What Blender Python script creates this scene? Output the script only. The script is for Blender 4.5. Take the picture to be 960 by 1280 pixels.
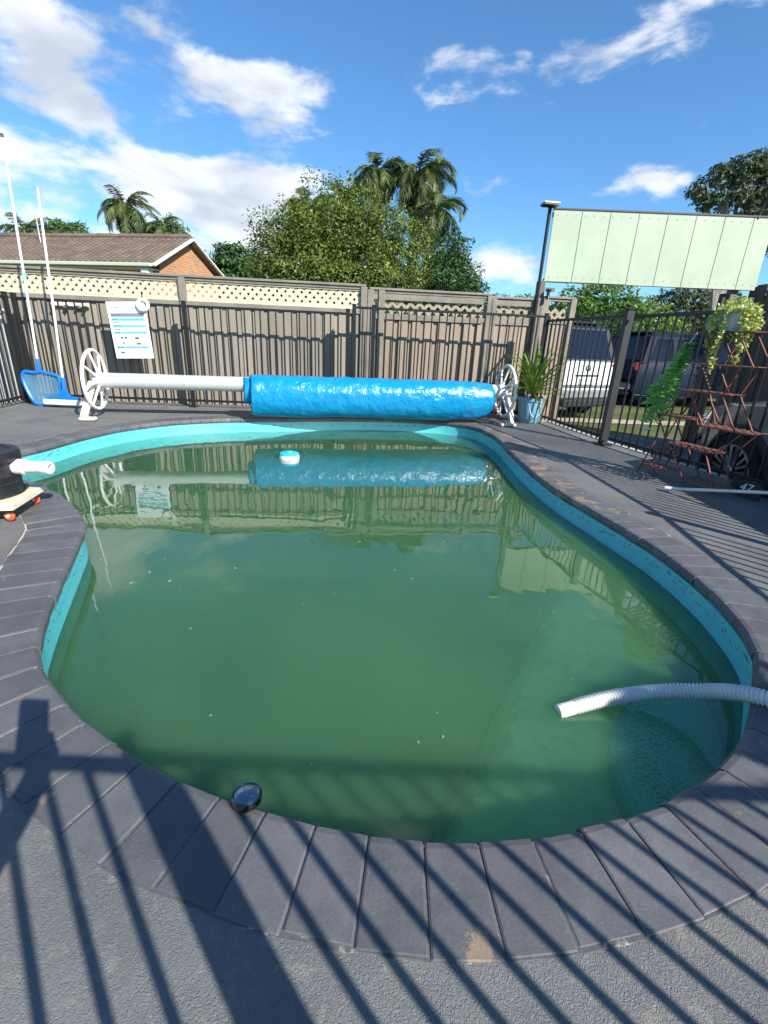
import bpy, math, random
from mathutils import Vector, Matrix, noise
import numpy as np
for o in list(bpy.data.objects): bpy.data.objects.remove(o)
S = bpy.context.scene; COL = S.collection
rad = math.radians; PI = math.pi
random.seed(7)

# ------------------------------------------------------------------ camera
PITCH, ROLL = rad(20.4), math.atan(.045)
fw = Vector((0, math.cos(PITCH), -math.sin(PITCH))); up0 = Vector((0, math.sin(PITCH), math.cos(PITCH))); rt0 = Vector((1, 0, 0))
rt = rt0*math.cos(ROLL)+up0*math.sin(ROLL); up = up0*math.cos(ROLL)-rt0*math.sin(ROLL)
cd = bpy.data.cameras.new('camera'); cam = bpy.data.objects.new('camera', cd); COL.objects.link(cam)
cam.matrix_world = Matrix.Translation((0, 0, .95)) @ Matrix((rt, up, -fw)).transposed().to_4x4()
cd.sensor_fit = 'HORIZONTAL'; cd.sensor_width = 36; cd.lens = 36*575/960; cd.clip_start = .02; cd.clip_end = 3000
S.camera = cam
S.render.resolution_x = 768; S.render.resolution_y = 1024
S.view_settings.view_transform = 'Standard'; S.view_settings.look = 'None'; S.view_settings.gamma = 1; S.view_settings.exposure = 0.80
S.cycles.volume_bounces = 5

# ------------------------------------------------------------------ sun
EL = rad(36.2); AZ = rad(136.7)                     # clockwise from +Y
sd = Vector((math.sin(AZ)*math.cos(EL), math.cos(AZ)*math.cos(EL), math.sin(EL)))
sl = bpy.data.lights.new('sun', 'SUN'); sl.energy = 5.0; sl.angle = rad(.42); sl.color = (1, .95, .87)
so = bpy.data.objects.new('sun', sl); COL.objects.link(so); so.rotation_euler = (-sd).to_track_quat('-Z', 'Y').to_euler(); so.location = sd*30

# ------------------------------------------------------------------ node helper
class NT:
    def __init__(s, tree): s.t = tree; s.n = tree.nodes; s.l = tree.links
    def node(s, typ, ins=None, **kw):
        n = s.n.new(typ)
        for k, v in kw.items(): setattr(n, k, v)
        for k, v in (ins or {}).items():
            i = n.inputs[k]
            if isinstance(v, bpy.types.NodeSocket): s.l.new(v, i)
            else: i.default_value = v
        return n
    def math(s, op, a, b=0., c=0., clamp=False):
        return s.node('ShaderNodeMath', {0: a, 1: b, 2: c}, operation=op, use_clamp=clamp).outputs[0]
    def noise(s, vec, scale, detail=3, rough=.55, dist=0.):
        return s.node('ShaderNodeTexNoise', {'Vector': vec, 'Scale': scale, 'Detail': detail, 'Roughness': rough, 'Distortion': dist}).outputs[0]
    def ramp(s, fac, stops):
        r = s.node('ShaderNodeValToRGB', {0: fac}); e = r.color_ramp.elements
        while len(e) < len(stops): e.new(.5)
        for el, (p, c) in zip(e, stops): el.position = p; el.color = (*c, 1) if len(c) == 3 else c
        return r.outputs[0]
    def sm(s, v, a, b, lo=0., hi=1.):
        return s.node('ShaderNodeMapRange', {0: v, 1: a, 2: b, 3: lo, 4: hi}, interpolation_type='SMOOTHSTEP').outputs[0]
    def mix(s, f, a, b, bt='MIX'):
        m = s.node('ShaderNodeMix', data_type='RGBA', blend_type=bt)
        for i, v in ((0, f), (6, a), (7, b)):
            if isinstance(v, bpy.types.NodeSocket): s.l.new(v, m.inputs[i])
            else: m.inputs[i].default_value = v if i == 0 else ((*v, 1) if len(v) == 3 else v)
        return m.outputs[2]

# ------------------------------------------------------------------ sky with clouds
W = bpy.data.worlds.new('World'); S.world = W; W.use_nodes = True; W.node_tree.nodes.clear(); n = NT(W.node_tree)
sky = n.node('ShaderNodeTexSky', sky_type='NISHITA'); sky.sun_disc = False; sky.sun_elevation = EL; sky.sun_rotation = AZ
sky.air_density = 1.0; sky.dust_density = .35; sky.ozone_density = 2.6; sky.altitude = 0
tc = n.node('ShaderNodeTexCoord').outputs['Generated']
sp = n.node('ShaderNodeSeparateXYZ', {0: tc})
azn = n.math('MULTIPLY', n.math('ARCTAN2', sp.outputs[0], sp.outputs[1]), 180/PI)
eln = n.math('MULTIPLY', n.math('ARCSINE', sp.outputs[2]), 180/PI)
# warp the angles a little so that no edge follows an ellipse
warp = n.node('ShaderNodeTexNoise', {'Vector': tc, 'Scale': 5., 'Detail': 4.}).outputs['Color']
ws = n.node('ShaderNodeSeparateXYZ', {0: warp})
azw = n.math('ADD', azn, n.math('MULTIPLY_ADD', ws.outputs[0], 14., -7.)); elw = n.math('ADD', eln, n.math('MULTIPLY_ADD', ws.outputs[1], 7., -3.5))
acc = None
#        az   el    ra   re  tilt strength   (where banks of cloud stand in the sky, degrees)
for a, e, ra, re, tl, st in [(-14, 19.8, 9, 2.4, .02, .62), (-19, 22.5, 5, 2.2, -.2, .4), (-30, 17, 6, 2.4, -.35, .6), (-29, 21.5, 5, 1.5, -.2, .38), (-35, 22, 6, 3, 0, .45), (-34, 25, 7, 3, -.2, .6), (-20, 28, 12, 2.4, 0, .36),
                             (-26, 10.5, 16, 3.8, 0, .68), (-12, 13.2, 9, 2.6, .1, .58), (-19, 14.5, 8, 2, 0, .35), (-38, 15, 6, 2, -.2, .35), (20, 24.3, 15, 2.2, .20, .40), (8, 23.5, 4, 1, .1, .3), (11, 8.5, 7, 2.6, 0, .55), (25, 14.2, 4, 1.6, 0, .55), (8, 15, 3, .8, 0, .3),
                             (34, 27, 9, 2.2, .2, .45), (24, 19.2, 3, 1, 0, .15), (-55, 20, 14, 6, 0, .5), (60, 18, 16, 5, 0, .45), (-90, 25, 20, 8, 0, .5), (110, 30, 22, 9, 0, .4), (175, 28, 25, 8, 0, .4), (-140, 22, 22, 7, 0, .45), (0, 58, 30, 9, 0, .35)]:
    da = n.math('SUBTRACT', azw, float(a)); de = n.math('SUBTRACT', n.math('SUBTRACT', elw, float(e)), n.math('MULTIPLY', da, tl))
    q = n.math('ADD', n.math('POWER', n.math('ABSOLUTE', n.math('DIVIDE', da, float(ra))), 2.), n.math('POWER', n.math('ABSOLUTE', n.math('DIVIDE', de, float(re))), 2.))
    g = n.math('MULTIPLY', n.math('POWER', 2.718, n.math('MULTIPLY', q, -1.)), float(st))
    acc = g if acc is None else n.math('ADD', acc, g)
st = n.node('ShaderNodeMapping', {'Vector': tc, 'Scale': (1, 1, 2.6)}).outputs[0]
fb = n.noise(st, 7.5, 9, .60, .2); fb2 = n.noise(st, 2.1, 5, .5, .2)
dens = n.math('ADD', n.math('ADD', n.math('MULTIPLY', fb, 1.75), n.math('MULTIPLY', fb2, .3)), acc)
cov = n.sm(dens, 1.28, 1.72)
shade = n.sm(n.noise(n.node('ShaderNodeMapping', {'Vector': tc, 'Location': (.02, .0, .03), 'Scale': (1, 1, 2.6)}).outputs[0], 5.5, 6, .5, .3), .38, .66)
ccol = n.mix(shade, (6.6, 6.8, 7.1), (4.0, 4.4, 5.0))
skyc = n.mix(1., sky.outputs[0], (.63, .98, 1.22), 'MULTIPLY')
bg = n.node('ShaderNodeBackground', {'Color': n.mix(n.math('MULTIPLY', cov, .93), skyc, ccol), 'Strength': .095})
n.l.new(bg.outputs[0], n.node('ShaderNodeOutputWorld').inputs[0])

# ------------------------------------------------------------------ materials
MATS = {}
def mat(name, col, rough=.6, var=0., vs=6., bump=0., bs=60., metal=0., coat=0., spec=.5, col2=None, detail=4, island=0., trans=0., stretch=None, bdist=.01):
    """principled material: col mottled towards col2 by noise; bump noise; island = per-piece brightness variation"""
    if name in MATS: return MATS[name]
    m = bpy.data.materials.new(name); m.use_nodes = True; m.node_tree.nodes.clear(); n = NT(m.node_tree); MATS[name] = m
    g = n.node('ShaderNodeNewGeometry'); v = g.outputs['Position']
    if stretch: v = n.node('ShaderNodeMapping', {'Vector': v, 'Scale': stretch}).outputs[0]
    c = (*col, 1)
    if var or col2:
        c2 = col2 or tuple(max(0, x*(1-var)) for x in col)
        c = n.mix(n.sm(n.noise(v, vs, detail, .6), .35, .68), col, c2)
    if island:
        oi = n.node('ShaderNodeObjectInfo').outputs['Random']
        f = n.math('ADD', n.math('MULTIPLY', n.math('FRACT', n.math('ADD', g.outputs['Random Per Island'], oi)), island*2), 1-island)
        c = n.mix(1., c, n.node('ShaderNodeCombineXYZ', {0: f, 1: f, 2: n.math('POWER', f, .8)}).outputs[0], 'MULTIPLY')
    ins = {'Base Color': c, 'Roughness': rough, 'Metallic': metal, 'Coat Weight': coat, 'Coat Roughness': .05, 'Specular IOR Level': spec}
    if bump: ins['Normal'] = n.node('ShaderNodeBump', {'Strength': bump, 'Distance': bdist, 'Height': n.noise(v, bs, 4, .6)}).outputs[0]
    p = n.node('ShaderNodeBsdfPrincipled', ins); out = p.outputs[0]
    if trans:
        tr = n.node('ShaderNodeBsdfTranslucent', {'Color': c}); out = n.node('ShaderNodeMixShader', {0: trans, 1: out, 2: tr.outputs[0]}).outputs[0]
    n.l.new(out, n.node('ShaderNodeOutputMaterial').inputs[0]); return m

# ------------------------------------------------------------------ mesh building
def rotm(v): # rotation matrix whose z runs along v
    return Vector(v).to_track_quat('Z', 'Y').to_matrix()
class MB:
    def __init__(s): s.v = []; s.f = []
    def add(s, vs, fs):
        b = len(s.v); s.v += [tuple(x) for x in vs]; s.f += [tuple(b+i for i in f) for f in fs]; return s
    def box(s, c, d, rz=0, R=None, ch=0.):
        R = R or Matrix.Rotation(rz, 3, 'Z'); x, y, z = (k/2 for k in d); c = Vector(c)
        if ch:
            vs = []
            for sz in (-1, 1):
                for sx, sy in ((-1, -1), (1, -1), (1, 1), (-1, 1)):
                    vs.append((sx*(x-ch), sy*(y-ch), sz*z)); 
            ring = [(-x, -y+ch), (-x+ch, -y), (x-ch, -y), (x, -y+ch), (x, y-ch), (x-ch, y), (-x+ch, y), (-x, y-ch)]
            vs = [(a, b, h) for h in (-z, -z+ch, z-ch, z) for a, b in ring]
            for i in list(range(8))+list(range(24, 32)):
                a, b, h = vs[i]; vs[i] = (a*(x-ch)/x, b*(y-ch)/y, h)
            fs = [tuple(range(7, -1, -1)), tuple(range(24, 32))]+[(k*8+i, k*8+(i+1) % 8, k*8+8+(i+1) % 8, k*8+8+i) for k in range(3) for i in range(8)]
            return s.add([c+R@Vector(v) for v in vs], fs)
        vs = [(a*x, b*y, h*z) for h in (-1, 1) for a, b in ((-1, -1), (1, -1), (1, 1), (-1, 1))]
        return s.add([c+R@Vector(v) for v in vs], [(3, 2, 1, 0), (4, 5, 6, 7), (0, 1, 5, 4), (1, 2, 6, 5), (2, 3, 7, 6), (3, 0, 4, 7)])
    def bar(s, p0, p1, w, d=None):      # rectangular bar from p0 to p1
        p0 = Vector(p0); p1 = Vector(p1); L = (p1-p0).length
        return s.box((p0+p1)/2, (w, d or w, L), R=rotm(p1-p0))
    def tube(s, pts, r, k=10, cap=True):
        pts = [Vector(p) for p in pts]; N = len(pts); rs = r if isinstance(r, (list, tuple)) else [r]*N
        vs = []; prev = None
        for i, p in enumerate(pts):
            t = (pts[min(i+1, N-1)]-pts[max(i-1, 0)]).normalized()
            if prev is None: prev = t.orthogonal().normalized()
            prev = (prev-t*prev.dot(t)).normalized(); b = t.cross(prev)
            vs += [p+(prev*math.cos(a)+b*math.sin(a))*rs[i] for a in (2*PI*j/k for j in range(k))]
        fs = [(i*k+j, i*k+(j+1) % k, (i+1)*k+(j+1) % k, (i+1)*k+j) for i in range(N-1) for j in range(k)]
        if cap: fs += [tuple(range(k-1, -1, -1)), tuple((N-1)*k+j for j in range(k))]
        return s.add(vs, fs)
    def lathe(s, prof, k=24, c=(0, 0, 0), R=None, close=False):   # prof of (r, z)
        R = R or Matrix.Identity(3); c = Vector(c); N = len(prof)
        vs = [c+R@Vector((r*math.cos(2*PI*j/k), r*math.sin(2*PI*j/k), z)) for r, z in prof for j in range(k)]
        M = N if close else N-1
        fs = [(i*k+j, i*k+(j+1) % k, ((i+1) % N)*k+(j+1) % k, ((i+1) % N)*k+j) for i in range(M) for j in range(k)]
        if not close:
            if prof[0][0] > 1e-4: fs.append(tuple(range(k-1, -1, -1)))
            if prof[-1][0] > 1e-4: fs.append(tuple((N-1)*k+j for j in range(k)))
        return s.add(vs, fs)
    def torus(s, c, R, r, rm=None, k=28, q=8):
        return s.lathe([(R+r*math.cos(2*PI*i/q), r*math.sin(2*PI*i/q)) for i in range(q)], k, c, rm, True)
    def prism(s, poly, y0, y1, f):      # polygon (a,b) extruded; f(a,b,t) -> point
        N = len(poly)
        return s.add([f(a, b, t) for t in (y0, y1) for a, b in poly], [tuple(range(N)), tuple(range(2*N-1, N-1, -1))]+[(i, i+N, (i+1) % N+N, (i+1) % N) for i in range(N)])
    def mesh(s, name, smooth=False, off=(0, 0, 0)):
        me = bpy.data.meshes.new(name); o = Vector(off)
        me.from_pydata([tuple(Vector(v)-o) for v in s.v] if any(off) else s.v, [], s.f); me.update()
        if smooth:
            me.polygons.foreach_set('use_smooth', [True]*len(me.polygons))
            if smooth != 'all': me.set_sharp_from_angle(angle=rad(38))
        return me
    def build(s, name, m, parent=None, smooth=False, kind=None, label=None, at=None, **kw):
        """link as one object; vertices are in the parent's frame, or in world for a top-level mesh"""
        off = at or (0, 0, 0)
        ob = bpy.data.objects.new(name, s.mesh(name, smooth, off)); COL.objects.link(ob); ob.location = off
        if m: ob.data.materials.append(m)
        if parent: ob.parent = parent
        if kind: ob['kind'] = kind
        if label: ob['label'] = label
        for k, v in kw.items(): ob[k] = v
        return ob
def thing(name, label, cat, loc=(0, 0, 0), rz=0, group=None):
    o = bpy.data.objects.new(name, None); COL.objects.link(o); o.location = loc; o.rotation_euler = (0, 0, rz); o.empty_display_size = .1
    o['label'] = label; o['category'] = cat
    if group: o['group'] = group
    return o
def struct_empty(name):
    o = bpy.data.objects.new(name, None); COL.objects.link(o); o['kind'] = 'structure'; return o
def inst(name, me, parent, loc=(0, 0, 0), R=None, scale=None):
    o = bpy.data.objects.new(name, me); COL.objects.link(o); o.parent = parent
    o.location = loc
    if R is not None: o.rotation_euler = R.to_euler()
    if scale: o.scale = scale
    return o
def lerp(a, b, t): return a+(b-a)*t
def closed_spline(P, per=10):
    P = [Vector((*p, 0)) for p in P]; N = len(P); out = []
    for i in range(N):
        a, b, c, d = P[i-1], P[i], P[(i+1) % N], P[(i+2) % N]
        for k in range(per):
            t = k/per
            out.append(.5*((2*b)+(c-a)*t+(2*a-5*b+4*c-d)*t*t+(3*b-a-3*c+d)*t**3))
    return out
def spline(P, per=8):
    P = [Vector(p) for p in P]; P = [P[0]*2-P[1]]+P+[P[-1]*2-P[-2]]; out = []
    for i in range(1, len(P)-2):
        a, b, c, d = P[i-1:i+3]
        for k in range(per):
            t = k/per; out.append(.5*((2*b)+(c-a)*t+(2*a-5*b+4*c-d)*t*t+(3*b-a-3*c+d)*t**3))
    out.append(P[-2]); return out
def resample(L, step, closed=False):
    L = L+[L[0]] if closed else L; d = [0]
    for a, b in zip(L, L[1:]): d.append(d[-1]+(b-a).length)
    N = max(2, round(d[-1]/step)); out = []; j = 0
    for i in range(N if closed else N+1):
        s = d[-1]*i/N
        while j < len(d)-2 and d[j+1] < s: j += 1
        out.append(L[j].lerp(L[j+1], (s-d[j])/max(1e-9, d[j+1]-d[j])))
    return out

# ------------------------------------------------------------------ pool outline (metres; camera stands above the origin)
POOL = [(-1.46, 2.01), (-1.34, 1.74), (-1.22, 1.47), (-1.11, 1.25), (-1.0, 1.11), (-.77, .93), (-.47, .775), (-.23, .70), (-.02, .66), (.21, .655), (.44, .69), (.70, .775), (.98, .95), (1.2, 1.2), (1.35, 1.43), (1.43, 1.8), (1.43, 2.2), (1.35, 2.65),
        (1.24, 3.2), (1.2, 3.77), (1.2, 4.45), (1.21, 5.15), (1.08, 5.75), (.75, 6.02), (.16, 6.10), (-.58, 5.98), (-1.26, 5.76), (-1.89, 5.54), (-2.37, 5.25), (-2.7, 4.85), (-2.86, 4.35), (-2.9, 3.8), (-2.95, 3.4), (-2.86, 3.1), (-2.6, 2.96),
        (-2.3, 2.84), (-2.0, 2.65), (-1.82, 2.49), (-1.66, 2.33), (-1.54, 2.18)]
OUT = resample(closed_spline(POOL, 8), .112, True); NP = len(OUT)
area = sum(a.x*b.y-b.x*a.y for a, b in zip(OUT, OUT[1:]+OUT[:1]))
def onorm(i, L=OUT):
    t = (L[(i+1) % len(L)]-L[i-1]).normalized(); nn = Vector((t.y, -t.x, 0)); return nn if area > 0 else -nn
def offset(d, L=OUT):
    # smoothed outward normals keep the offset loop free of folds
    ns = [onorm(i, L) for i in range(len(L))]
    return [L[i]+((ns[i-2]+ns[i-1]+ns[i]+ns[(i+1) % len(L)]+ns[(i+2) % len(L)]).normalized())*d for i in range(len(L))]
def inside(x, y, L):
    c = False; j = len(L)-1
    for i in range(len(L)):
        a, b = L[i], L[j]
        if (a.y > y) != (b.y > y) and x < (b.x-a.x)*(y-a.y)/(b.y-a.y)+a.x: c = not c
        j = i
    return c
import bmesh
def sheet(outer, holes, z):
    bm = bmesh.new(); es = []
    for L in [outer]+holes:
        vs = [bm.verts.new((p[0], p[1], z)) for p in L]; es += [bm.edges.new((vs[i], vs[(i+1) % len(vs)])) for i in range(len(vs))]
    bmesh.ops.triangle_fill(bm, use_beauty=True, edges=es)
    mb = MB(); bm.verts.index_update()
    mb.v = [tuple(v.co) for v in bm.verts]
    for f in bm.faces: f.normal_update(); ix = [v.index for v in f.verts]; mb.f.append(tuple(ix if f.normal.z > 0 else ix[::-1]))
    bm.free(); return mb

# ------------------------------------------------------------------ ground, driveway, deck
DZ = -.36
DECK = [(-5.4, 7.3), (2.18, 7.22), (2.40, 5.15), (2.86, 3.55), (3.06, 2.6), (3.1, 1.2), (2.95, -.35), (2.9, -3.6), (-4.2, -3.6), (-4.25, 3.0), (-4.85, 5.5)]
DECK[1] = (2.05, 7.22)
def grass_mat():
    m = bpy.data.materials.new('lawn'); m.use_nodes = True; m.node_tree.nodes.clear(); n = NT(m.node_tree)
    v = n.node('ShaderNodeNewGeometry').outputs['Position']
    a = n.mix(n.sm(n.noise(v, 1.1, 5), .38, .62), (.11, .16, .03), (.26, .21, .11)); a = n.mix(n.noise(v, 30, 4), a, (.03, .055, .012))
    b = n.node('ShaderNodeBump', {'Strength': .9, 'Distance': .03, 'Height': n.noise(v, 60, 4)}).outputs[0]
    p = n.node('ShaderNodeBsdfPrincipled', {'Base Color': a, 'Roughness': .95, 'Normal': b, 'Specular IOR Level': .2})
    n.l.new(p.outputs[0], n.node('ShaderNodeOutputMaterial').inputs[0]); return m
GR = grass_mat()
ins_ = [(x*.995+.0, y*.995) for x, y in DECK]
sheet([(-900, -400), (900, -400), (900, 1500), (-900, 1500)], [ins_], DZ).build('ground', GR, kind='structure')
drive_m = mat('driveway concrete', (.10, .102, .11), .85, .35, 3, .5, 90)
dv = MB(); dv.f.append((0, 1, 2, 3)); dv.v = [(2.95, -6, DZ+.006), (5.0, -6, DZ+.006), (5.0, 8.6, DZ+.006), (2.0, 8.6, DZ+.006)]; dv.v[0] = (3.15, -6, DZ+.006)
dv.v = [(3.12, -6, DZ+.006), (5.0, -6, DZ+.006), (5.0, 7.7, DZ+.006), (2.12, 7.7, DZ+.006), (2.12, 7.25, DZ+.006), (2.45, 5.15, DZ+.006), (2.92, 3.55, DZ+.006), (3.12, 2.6, DZ+.006), (3.16, 1.2, DZ+.006)]; dv.f = [tuple(range(9))]
dv.build('driveway', drive_m, kind='structure')
rd = MB(); rd.v = [(-60, 27, DZ+.008), (80, 27, DZ+.008), (80, 33, DZ+.008), (-60, 33, DZ+.008)]; rd.f = [(0, 1, 2, 3)]; rd.build('road', mat('asphalt', (.05, .05, .053), .9, .3, 2), kind='structure')

def deck_mat():
    m = bpy.data.materials.new('painted pebble concrete'); m.use_nodes = True; m.node_tree.nodes.clear(); n = NT(m.node_tree)
    v = n.node('ShaderNodeNewGeometry').outputs['Position']
    big = n.noise(v, 2.3, 5, .6); fine = n.noise(v, 210, 3, .6); mid = n.noise(v, 26, 4, .65)
    vor = n.node('ShaderNodeTexVoronoi', {'Vector': n.node('ShaderNodeMixRGB', {0: .02, 1: v, 2: n.node('ShaderNodeTexNoise', {'Vector': v, 'Scale': 160.}).outputs['Color']}).outputs[0], 'Scale': 300.}, feature='SMOOTH_F1')
    c = n.mix(n.sm(big, .3, .7), (.115, .117, .120), (.170, .170, .168))
    c = n.mix(n.math('MULTIPLY', n.sm(mid, .55, .68), .75), c, (.215, .205, .175))          # worn paint over cream concrete
    c = n.mix(n.math('MULTIPLY', n.sm(fine, .60, .72), .5), c, (.30, .29, .27))            # bare grains
    c = n.mix(n.math('MULTIPLY', n.sm(n.noise(v, 3.1, 6, .7), .50, .66), .6), c, (.20, .19, .155))
    s2 = n.sm(n.noise(v, 5.5, 5, .7), .60, .70)
    c = n.mix(n.math('MULTIPLY', s2, .45), c, (.06, .062, .068))
    h = n.math('ADD', n.math('MULTIPLY', vor.outputs['Distance'], -1.), n.math('MULTIPLY', n.noise(v, 130, 4, .7), .8))
    b = n.node('ShaderNodeBump', {'Strength': .8, 'Distance': .0028, 'Height': h}).outputs[0]
    p = n.node('ShaderNodeBsdfPrincipled', {'Base Color': c, 'Roughness': .62, 'Normal': b, 'Specular IOR Level': .35})
    n.l.new(p.outputs[0], n.node('ShaderNodeOutputMaterial').inputs[0]); return m
DM = deck_mat()
COPW = .195
hole = [(p.x, p.y) for p in offset(COPW*.6)]
dk = sheet(DECK, [hole], -.004)
b0 = len(dk.v); dk.v += [(x, y, -.004) for x, y in DECK]+[(x, y, DZ-.05) for x, y in DECK]; K = len(DECK)
dk.f += [(b0+i, b0+(i+1) % K, b0+K+(i+1) % K, b0+K+i) for i in range(K)]
dk.build('deck', DM, kind='structure')
# pale concrete edging strip outside the right fence
eb = MB()
for a, b in zip(DECK[1:6], DECK[2:7]):
    eb.bar((a[0]+.045, a[1], -.03), (b[0]+.045, b[1], -.03), .07, .07)
eb.build('deck_edging', mat('pale concrete', (.42, .41, .38), .85, .3, 9, .4, 60), kind='structure')

# ------------------------------------------------------------------ coping pavers (each one its own object)
def paver_mat():
    m = bpy.data.materials.new('painted paver'); m.use_nodes = True; m.node_tree.nodes.clear(); n = NT(m.node_tree)
    g = n.node('ShaderNodeNewGeometry'); v = g.outputs['Position']; oi = n.node('ShaderNodeObjectInfo').outputs['Random']
    c = n.mix(n.sm(n.noise(v, 9, 5, .65), .3, .7), (.080, .080, .088), (.118, .117, .121))
    f = n.math('MULTIPLY_ADD', oi, .3, .85); c = n.mix(1., c, n.node('ShaderNodeCombineXYZ', {0: f, 1: f, 2: f}).outputs[0], 'MULTIPLY')
    xyz = n.node('ShaderNodeSeparateXYZ', {0: v})
    # paint worn through to terracotta: heavier along the far right edge where people walk
    side = n.math('MULTIPLY', n.sm(xyz.outputs[0], .8, 1.3), n.sm(xyz.outputs[1], 2.0, 3.2))
    spots = 0.
    for px_, py_, r_ in ((.19, .475, .05), (-.70, .70, .035), (.72, .80, .03), (-1.72, 2.42, .06), (-.37, .57, .03)):
        dd_ = n.node('ShaderNodeVectorMath', {0: v, 1: (px_, py_, 0)}, operation='DISTANCE').outputs['Value']
        spots = n.math('ADD', spots, n.sm(dd_, 0., r_, .17, 0.))
    wear = n.sm(n.math('ADD', n.math('ADD', n.noise(v, 7, 6, .7), n.math('MULTIPLY', side, .13)), n.math('MULTIPLY', spots, n.math('MULTIPLY', n.noise(v, 60, 4, .8), 2.))), .648, .69)
    c = n.mix(wear, c, n.mix(n.noise(v, 40, 3), (.27, .195, .135), (.18, .14, .105)))
    c = n.mix(n.math('MULTIPLY', n.sm(n.noise(v, 320, 2, .5), .66, .74), .5), c, (.3, .28, .26))
    c = n.mix(n.math('MULTIPLY', n.sm(n.noise(v, 4.5, 6, .75), .52, .64), .45), c, (.055, .056, .066)); c = n.mix(n.math('MULTIPLY', n.sm(n.noise(n.node('ShaderNodeMapping', {'Vector': v, 'Rotation': (0, 0, .7), 'Scale': (1, 9, 1)}).outputs[0], 30, 3, .6), .62, .72), .35), c, (.19, .19, .195))
    b = n.node('ShaderNodeBump', {'Strength': .35, 'Distance': .003, 'Height': n.math('ADD', n.noise(v, 120, 4, .65), n.noise(v, 14, 3))}).outputs[0]
    p = n.node('ShaderNodeBsdfPrincipled', {'Base Color': c, 'Roughness': n.math('MULTIPLY_ADD', n.noise(v, 20, 3), .25, .40), 'Normal': b, 'Specular IOR Level': .45})
    n.l.new(p.outputs[0], n.node('ShaderNodeOutputMaterial').inputs[0]); return m
PM = paver_mat()
cop = struct_empty('coping')
nrm = offset(1.0); nrm = [(nrm[i]-OUT[i]) for i in range(NP)]
for i in range(NP):
    j = (i+1) % NP; rr = random.Random(i)
    gap = .0014+rr.random()*.0010; dz = rr.uniform(-.0016, .0016); w = COPW+rr.uniform(-.006, .006)
    if OUT[i].x < -1.0 and 1.1 < OUT[i].y < 3: w += .05
    A, B = OUT[i], OUT[j]; t = (B-A).normalized(); jog = rr.uniform(-.0025, .0025)
    prof = [(.004, -.052), (-.004, -.036), (-.003, -.016), (.006, -.004), (.020, 0), (w-.002, 0), (w, -.003), (w, -.052)]
    mb = MB(); ends = []
    for Pt, N_, s in ((A, nrm[i], 1), (B, nrm[j], -1)):
        ends.append([Pt+N_*(d+jog)+t*(gap*s)+Vector((0, 0, z+dz)) for d, z in prof])
    mid = (A+B)/2; k = len(prof)
    # slightly rounded ends: an extra inset ring just inside each joint
    e0 = [p+Vector((0, 0, -.0022)) if 3 <= q <= 6 else p for q, p in enumerate(ends[0])]; e1 = [p+Vector((0, 0, -.0022)) if 3 <= q <= 6 else p for q, p in enumerate(ends[1])]
    i0 = [p+t*.004 for p in ends[0]]; i1 = [p-t*.004 for p in ends[1]]
    mb.v = [tuple(p-mid) for r_ in (e0, i0, i1, e1) for p in r_]
    mb.f = [(r_*k+q, (r_+1)*k+q, (r_+1)*k+(q+1) % k, r_*k+(q+1) % k) for r_ in range(3) for q in range(k)]+[tuple(range(k)), tuple(range(4*k-1, 3*k-1, -1))]
    if area < 0: mb.f = [f[::-1] for f in mb.f]
    o = bpy.data.objects.new('paver', mb.mesh('paver')); o.data.materials.append(PM); o.location = mid; o.parent = cop; COL.objects.link(o)
# mortar bed: fills the joints, and squeezes out unevenly where pavers meet the deck
def mortar_mat():
    m = bpy.data.materials.new('mortar'); m.use_nodes = True; m.node_tree.nodes.clear(); n = NT(m.node_tree)
    v = n.node('ShaderNodeNewGeometry').outputs['Position']; xyz = n.node('ShaderNodeSeparateXYZ', {0: v})
    left = n.sm(xyz.outputs[0], -.45, -1.0, 0., .22)
    pale = n.sm(n.math('ADD', n.noise(v, 8, 5, .7), left), .56, .66)
    c = n.mix(pale, (.085, .087, .092), (.45, .38, .29))
    p = n.node('ShaderNodeBsdfPrincipled', {'Base Color': c, 'Roughness': .9, 'Normal': n.node('ShaderNodeBump', {'Strength': .6, 'Distance': .004, 'Height': n.noise(v, 90, 4)}).outputs[0]})
    n.l.new(p.outputs[0], n.node('ShaderNodeOutputMaterial').inputs[0]); return m
fine = resample(OUT, .02, True); fn = [offset(1., fine)[i] for i in range(0)]
mo = MB(); FN = len(fine); no = offset(1., fine); ns = [no[i]-fine[i] for i in range(FN)]
for i in range(FN):
    p = fine[i]; nn = ns[i]; e = .003+.008*(noise.noise(p*9)+.3)+.005*noise.noise(p*45)
    ww = COPW+(.05 if (p.x < -1.0 and 1.1 < p.y < 3) else 0)
    mo.v += [tuple(p+nn*.012+Vector((0, 0, -.0045))), tuple(p+nn*(ww-.004)+Vector((0, 0, -.0030))), tuple(p+nn*(ww+max(.002, e)*.7)+Vector((0, 0, -.0022+.001*noise.noise(p*60)))), tuple(p+nn*(ww+max(.002, e))+Vector((0, 0, -.008)))]
for i in range(FN):
    j = (i+1) % FN
    for k in range(3):
        f = (i*4+k, j*4+k, j*4+k+1, i*4+k+1); mo.f.append(f if area < 0 else f[::-1])
mo.build('mortar', mortar_mat(), cop)

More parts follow.
